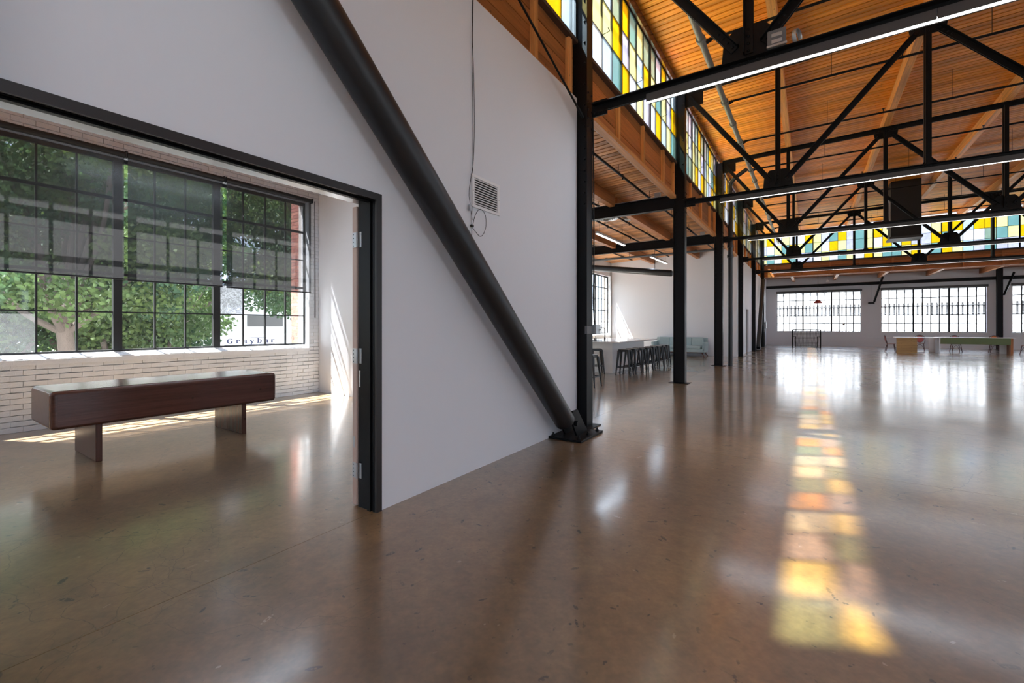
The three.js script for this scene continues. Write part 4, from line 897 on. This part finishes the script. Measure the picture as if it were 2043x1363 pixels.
  for (let q = 0; q < 2; q++) part('seat_cushion', rboxG(-L + 0.16 + q * 1.04, -L + 0.16 + (q + 1) * 1.04 - 0.012, 0.36, 0.5, -0.25, 0.44, 0.04, 3), sofaM, s);
  for (let q = 0; q < 4; q++) { const c = part('back_cushion', boxUV(new RoundedBoxGeometry(0.525, 0.42, 0.2, 3, 0.05).rotateX(-0.13).translate(-L + 0.16 + 0.26 + q * 0.52, 0.68, -0.28)), sofaM, s); part('buttons', [-0.15, 0, 0.15].map((dx) => rivet(V(-L + 0.42 + q * 0.52 + dx, 0.72, -0.175), V(0, 0, 1))), sofaM, c); }
  part('back_frame', boxUV(new RoundedBoxGeometry(2 * L, 0.6, 0.1, 3, 0.04).rotateX(-0.13).translate(0, 0.58, -0.4)), sofaM, s);
  for (const sx of [-1, 1]) part('armrest', boxUV(new RoundedBoxGeometry(0.13, 0.42, 0.84, 3, 0.04).rotateZ(-sx * 0.1).translate(sx * (L - 0.03), 0.46, 0)), sofaM, s);
  part('rail', boxG(-L + 0.05, L - 0.05, 0.165, 0.2, -0.38, 0.4), W.bench[0], s, 'dark wooden base rail');
  for (const sx of [-1, 1]) for (const sz of [-1, 1]) part('leg', barG(V(sx * (L - 0.12), 0.18, sz * 0.34), V(sx * (L + 0.0), 0.0, sz * 0.4), 0.04, 0.04), W.bench[0], s);
}

// ------------------------------------------------------------ far furniture
{
  const a = thing('end_table', 'white topped table with a plain plywood end panel', 'table', [3.88, 0, -31.45]);
  part('end_panel', rboxG(0, 0.84, 0, 0.8, -0.03, 0, 0.003, 2, 'x'), W.ply[1], a, 'plywood end panel');
  part('top', rboxG(-0.02, 1.78, 0.8, 0.83, -1.0, 0.02, 0.004), M.white, a);
  part('side_panel', boxG(1.7, 1.74, 0, 0.8, -0.98, -0.03), M.white, a);
  const g = thing('green_table', 'long table with a green front apron and white panel legs', 'table', [5.7, 0, -32.6]);
  const green = std(0.13, 0.16, 0.062, 0.6);
  part('apron', rboxG(0.06, 2.72, 0.47, 0.80, -0.03, 0, 0.003), green, g, 'olive green front apron');
  part('top', rboxG(0, 2.9, 0.80, 0.83, -0.9, 0.02, 0.004), M.white, g);
  for (const x of [0, 2.72]) { part('leg_panel', boxG(x - 0.25, x, 0, 0.8, -0.62, -0.58), M.white, g); part('leg_edge', boxG(x, x + 0.09, 0, 0.8, -0.62, -0.02, 'y'), W.joist[0], g, 'brown timber leg edge'); }
  const cane = std(0.10, 0.035, 0.03, 0.45), red = std(0.52, 0.14, 0.13, 0.7), orange = std(0.75, 0.2, 0.03, 0.7), redS = std(0.45, 0.3, 0.28, 0.7);
  function chair(x, z, turn, backMat, label) {
    const c = thing('bistro_chair', label, 'chair', [x, 0, z], turn, 'rattan bistro chairs at the far tables');
    part('seat', prep(new THREE.CylinderGeometry(0.21, 0.205, 0.035, 22)).translate(0, 0.45, 0), redS, c);
    part('back_hoop', tubeG([V(-0.2, 0.44, -0.16), V(-0.215, 0.62, -0.21), V(-0.19, 0.8, -0.24), V(-0.09, 0.9, -0.255), V(0.09, 0.9, -0.255), V(0.19, 0.8, -0.24), V(0.215, 0.62, -0.21), V(0.2, 0.44, -0.16)], 0.016, 40, 8), cane, c);
    const sh = new THREE.Shape(); sh.absellipse(0, 0, 0.155, 0.185, 0, Math.PI * 2);
    part('back_panel', prep(new THREE.ExtrudeGeometry(sh, { depth: 0.018, bevelEnabled: false, curveSegments: 20 })).rotateX(-0.14).translate(0, 0.695, -0.235), backMat, c, backMat === orange ? 'orange woven back' : 'red woven back');
    part('inner_hoop', prep(new THREE.TorusGeometry(0.17, 0.012, 6, 26)).scale(0.95, 1.14, 1).rotateX(-0.14).translate(0, 0.695, -0.225), cane, c);
    for (const sx of [-1, 1]) { part('leg', rodG(V(sx * 0.15, 0.44, 0.14), V(sx * 0.2, 0, 0.2), 0.016, 8), cane, c); part('leg', rodG(V(sx * 0.16, 0.44, -0.14), V(sx * 0.2, 0, -0.24), 0.016, 8), cane, c); }
    part('brace', [tubeG([V(-0.19, 0.08, 0.19), V(-0.08, 0.34, 0.17), V(0, 0.4, 0.165), V(0.08, 0.34, 0.17), V(0.19, 0.08, 0.19)], 0.009, 20, 6), tubeG([V(-0.19, 0.08, -0.22), V(-0.08, 0.34, -0.17), V(0, 0.4, -0.165), V(0.08, 0.34, -0.17), V(0.19, 0.08, -0.22)], 0.009, 20, 6)], cane, c);
    return c;
  }
  chair(3.7, -31.9, Math.PI * 0.5, red, 'rattan bistro chair pushed to the plywood panelled table end, seen side on');
  chair(5.15, -33.6, -0.15, red, 'red backed rattan bistro chair behind the white topped table');
  chair(6.65, -33.75, 0.05, red, 'red backed rattan bistro chair in the middle behind the green apron');
  chair(8.2, -34.0, -0.1, orange, 'orange backed rattan bistro chair behind the green apron');
  chair(9.0, -32.6, -0.7, red, 'red backed rattan bistro chair past the open end of the green table');

  const n = thing('goal_net', 'small black framed football goal with a net by the far wall', 'goal', [-0.2, 0, -34.7]);
  const gm = M.steel, hw = 0.76, gh = 1.2, dp = 0.75;
  for (const s of [-1, 1]) { part('post', boxG(s * hw - 0.035, s * hw + 0.035, 0, gh, -0.035, 0.035), gm, n); part('side_frame', [rodG(V(s * (hw - 0.16), 0.72, -dp), V(s * (hw - 0.16), 0.02, -dp), 0.018, 8), rodG(V(s * (hw - 0.16), 0.72, -dp), V(s * hw, 0.74, 0), 0.018, 8), rodG(V(s * hw, 0.02, 0), V(s * (hw - 0.16), 0.02, -dp), 0.018, 8)], gm, n); }
  part('crossbar', boxG(-hw, hw, gh - 0.05, gh + 0.02, -0.035, 0.035), gm, n); part('rear_bar', boxG(-hw + 0.16, hw - 0.16, 0, 0.03, -dp - 0.02, -dp + 0.02), gm, n);
  const net = []; for (let k = 0; k <= 18; k++) { const x = -hw + 2 * hw * k / 18; net.push(rodG(V(x, gh - 0.03, 0), V(x * 0.8, 0.03, -dp), 0.007, 4)); }
  for (let k = 1; k < 14; k++) { const f = k / 14; net.push(rodG(V(-hw + 0.15 * f, gh * (1 - f), -dp * f), V(hw - 0.15 * f, gh * (1 - f), -dp * f), 0.007, 4)); }
  part('net', net, M.black, n);
  const rl = thing('red_pendant', 'small red bell shaped pendant lamp hanging before the far window', 'lamp', [0.45, 2.98, -36.5]);
  part('shade', prep(new THREE.LatheGeometry([[0.24, 0], [0.235, 0.06], [0.16, 0.15], [0.07, 0.2], [0.0, 0.21], [0.0, 0.2], [0.065, 0.19], [0.15, 0.14], [0.225, 0.055], [0.23, 0]].map(([p, q]) => new THREE.Vector2(p, q)), 26)), std(0.5, 0.05, 0.04, 0.4), rl);
  part('cord', rodG(V(0, 0.2, 0), V(0, 2.0, 0), 0.006, 6), M.black, rl);
  const nt = thing('paper_note', 'small dark paper note stuck on the far window glass', 'note', [2.0, 1.55, FARZ - 0.14]);
  part('sheet', boxG(-0.07, 0.07, -0.07, 0.07, 0, 0.003), std(0.35, 0.3, 0.27, 0.9), nt);
  const ld = thing('wall_spot', 'small white spot lamp on the far ceiling joists', 'lamp', [1.0, 4.55, -37.5]);
  part('head', prep(new THREE.CylinderGeometry(0.05, 0.07, 0.12, 16)), M.white, ld); part('stem', rodG(V(0, 0.05, 0), V(0, 0.45, 0), 0.012, 8), M.white, ld);
}

// ------------------------------------------------------------ outside
{
  const gY = -1.1;
  const gr = thing('ground', 'pale paved ground outside the building', 'ground', [0, 0, 0], 0, null, 'structure');
  part('paving', boxG(-90, 110, gY - 0.3, gY, -120, 80), std(0.26, 0.255, 0.25, 0.95), gr);
  // shop building with its sign across the street
  const font = await new FontLoader().loadAsync('fonts/droid/droid_serif_bold.typeface.json');
  const sh = thing('street_building', 'pale low building with a lettered sign seen under the trees', 'building', [-34, gY, -16]);
  part('wall', boxG(-8, 0, 0, 5.2, -26, 9), M.extWhite, sh);
  const si = part('sign', boxG(0, 0.06, 0.9, 1.95, -3.2, 3.4), M.white, sh, 'white sign board with blue serif letters');
  const blue = std(0.02, 0.025, 0.085, 0.7);
  const word = [...'Graybar']; let zz = 1.62;
  const lg = [];
  for (const ch of word) { const t = new TextGeometry(ch, { font, size: 0.34, depth: 0.02, curveSegments: 4, bevelEnabled: false }); t.computeBoundingBox(); const wd = t.boundingBox.max.x; t.scale(1.25, 1, 1); t.rotateY(Math.PI / 2); t.translate(0.061, 1.28, zz); lg.push(prep(t)); zz -= wd * 1.25 + 0.16; }
  part('lettering', lg, blue, si);
  part('sign_lines', [boxG(0.06, 0.07, 1.66, 1.69, -1.5, 1.2), boxG(0.06, 0.07, 1.16, 1.19, -1.75, 1.75)], blue, si);
  for (let k = 0; k < 6; k++) part('upper_window', boxG(0, 0.05, 2.5, 3.3, -20 + k * 4.4, -17.4 + k * 4.4), M.fixture, sh);
  // trees along the street
  const leafG = (() => { const g = new THREE.BufferGeometry(); const p = new Float32Array([0, 0, 0, 0.5, 0.32, 0.06, 1, 0, -0.06, 0.5, -0.32, 0.06, 0.5, 0, 0]); g.setAttribute('position', new THREE.BufferAttribute(p, 3)); g.setIndex([0, 4, 1, 1, 4, 2, 2, 4, 3, 3, 4, 0]); g.computeVertexNormals(); return g; })();
  const leafM = phy(1, 1, 1, 0.85, { transmission: 0.42, thickness: 0 });
  function tree(x, z, h, crownBase, r, blobs, leaves, label, lean = 0, leafSize = 0.13) {
    const t = thing('street_tree', label, 'tree', [x, gY, z], 0, 'leafy trees across the street');
    const fork = V(lean * 0.5, crownBase * 0.8 + 0.6, lean), br = [tubeG([V(0, 0, 0), V(lean * 0.2, fork.y * 0.5, lean * 0.3), fork], 0.155, 12, 10)];
    const centres = [];
    for (let k = 0; k < blobs; k++) {
      const a = rnd() * 6.283, q = Math.sqrt(rnd()) * r, y = crownBase + 0.5 + rnd() * (h - crownBase - 0.8);
      const taper = Math.sqrt(Math.max(0.15, 1 - Math.pow((y - (crownBase + h) / 2) / ((h - crownBase) * 0.62), 2)));
      const c = V(Math.cos(a) * q * taper, y, Math.sin(a) * q * taper); centres.push(c);
      if (k % 7 === 0) br.push(tubeG([fork, fork.clone().lerp(c, 0.5).add(V(rr(-0.3, 0.3), rr(0.1, 0.5), rr(-0.3, 0.3))), c], 0.035 + 0.03 * rnd(), 8, 6));
    }
    for (let k = 0; k < 4; k++) { const a = k * 1.7 + 0.4; br.push(tubeG([fork.clone().add(V(0, -0.25, 0)), fork.clone().add(V(Math.cos(a) * 0.5, 0.25, Math.sin(a) * 0.7)), fork.clone().add(V(Math.cos(a) * 1.2, 1.3, Math.sin(a) * 1.6))], 0.07, 8, 8)); }
    part('trunk', br, M.bark, t);
    const im = new THREE.InstancedMesh(leafG, leafM, leaves); im.name = 'foliage'; im.castShadow = im.receiveShadow = true;
    const m = new THREE.Matrix4(), qn = new THREE.Quaternion(), e = new THREE.Euler(), col = new THREE.Color();
    const hue = centres.map(() => rnd());
    for (let i = 0; i < leaves; i++) {
      const b = Math.floor(rnd() * blobs), c = centres[b]; let dx, dy, dz; do { dx = rr(-1, 1); dy = rr(-1, 1); dz = rr(-1, 1); } while (dx * dx + dy * dy + dz * dz > 1);
      e.set(rr(-0.9, 0.9), rnd() * 6.283, rr(-1.1, 0.4)); qn.setFromEuler(e);
      const s = leafSize * rr(0.7, 1.3), R = 0.75;
      m.compose(V(c.x + dx * R * 1.25, c.y + dy * R * 0.8, c.z + dz * R * 1.25), qn, V(s, s, s)); im.setMatrixAt(i, m);
      const u = hue[b], v = rr(0.75, 1.25);
      col.setRGB((0.055 + 0.09 * u) * v, (0.14 + 0.09 * u) * v, (0.07 - 0.015 * u) * v); im.setColorAt(i, col);
    }
    im.userData.kind = 'stuff'; t.add(im);
  }
  tree(-15, -2.9, 9.4, 2.5, 2.7, 80, 42000, 'leafy tree with a forked pale trunk straight across from the bench', 0.15);
  tree(-15.5, -9.6, 9.5, 2.7, 2.7, 80, 40000, 'leafy tree right of the forked trunk, above the sign board', -0.2);
  tree(-16.5, 2.0, 9.5, 1.9, 2.9, 80, 38000, 'leafy tree left of the forked trunk with low branches', 0.2);
  tree(-20, -13.0, 10, 2.9, 3.2, 80, 40000, 'deeper leafy tree behind, over the lettered sign', 0.1, 0.16);
  tree(-20, -5.4, 10.5, 1.2, 3.2, 90, 46000, 'deeper leafy tree behind, in the gap between the two front trees', 0, 0.16);
  tree(-21, 1.0, 10.5, 1.0, 3.4, 90, 46000, 'deeper leafy tree behind the forked trunk', 0, 0.16);
  tree(-24, -19.5, 10, 2.9, 3.4, 70, 34000, 'deeper leafy tree past the sign board', 0, 0.18);
  tree(-27, -9.5, 11.5, 2.9, 3.8, 80, 40000, 'farthest leafy tree just before the lettered building', 0, 0.2);
  tree(-27, 4.5, 11.5, 0.6, 4.2, 90, 40000, 'farthest leafy tree behind the low branched one', 0, 0.2);
  tree(-19.5, 6.6, 5.2, 0.4, 2.3, 60, 26000, 'low bushy tree at the far left of the street row', 0, 0.14);
  tree(-18.8, -1.6, 4.4, 0.3, 1.6, 50, 22000, 'low bush between the forked trunk and the low branched tree', 0, 0.14);
  tree(-17.4, -4.4, 3.4, 0.3, 1.0, 50, 22000, 'low bush just right of the forked trunk', 0, 0.14);
  // beyond the far windows
  const fe = thing('yard_fence', 'picket fence on a pale retaining wall beyond the far windows', 'fence', [0, gY, -56]);
  part('retaining_wall', boxG(-40, 70, 0, 3.54, -1.2, -0.2), M.extWhite, fe);
  const pk = []; for (let x = -14; x < 40; x += 0.34) pk.push(boxG(x, x + 0.13, 3.54, 4.72, -0.5, -0.44));
  part('pickets', pk, M.black, fe).userData.kind = 'stuff';
  part('rail', [boxG(-14, 40, 3.7, 3.77, -0.45, -0.4), boxG(-14, 40, 4.45, 4.52, -0.45, -0.4)], M.fixture, fe);
  const fe2 = thing('low_fence', 'low thin railing just outside the far windows', 'fence', [0, gY, -45]);
  const pk2 = []; for (let x = -12; x < 36; x += 0.2) pk2.push(boxG(x, x + 0.03, 0, 2.2, -0.02, 0.02));
  part('pickets', pk2, M.fixture, fe2).userData.kind = 'stuff'; part('rail', [boxG(-12, 36, 2.15, 2.22, -0.03, 0.03), boxG(-12, 36, 0.3, 0.36, -0.03, 0.03)], M.greyPipe, fe2);
  const bb = thing('yard_building', 'pale block building behind the picket fence', 'building', [8, gY, -75]);
  part('wall', boxG(-16, 26, 0, 11.5, -8, 0), M.extWhite, bb);
  for (let k = 0; k < 8; k++) for (let r = 0; r < 2; r++) part('window', boxG(-14 + k * 4.9, -11 + k * 4.9, 6.9 + r * 2.4, 8.3 + r * 2.4, 0, 0.05), M.greyPipe, bb);
}

scene.traverse((o) => { if (o.isMesh) { o.castShadow = true; o.receiveShadow = true; } });
renderer.render(scene, camera);
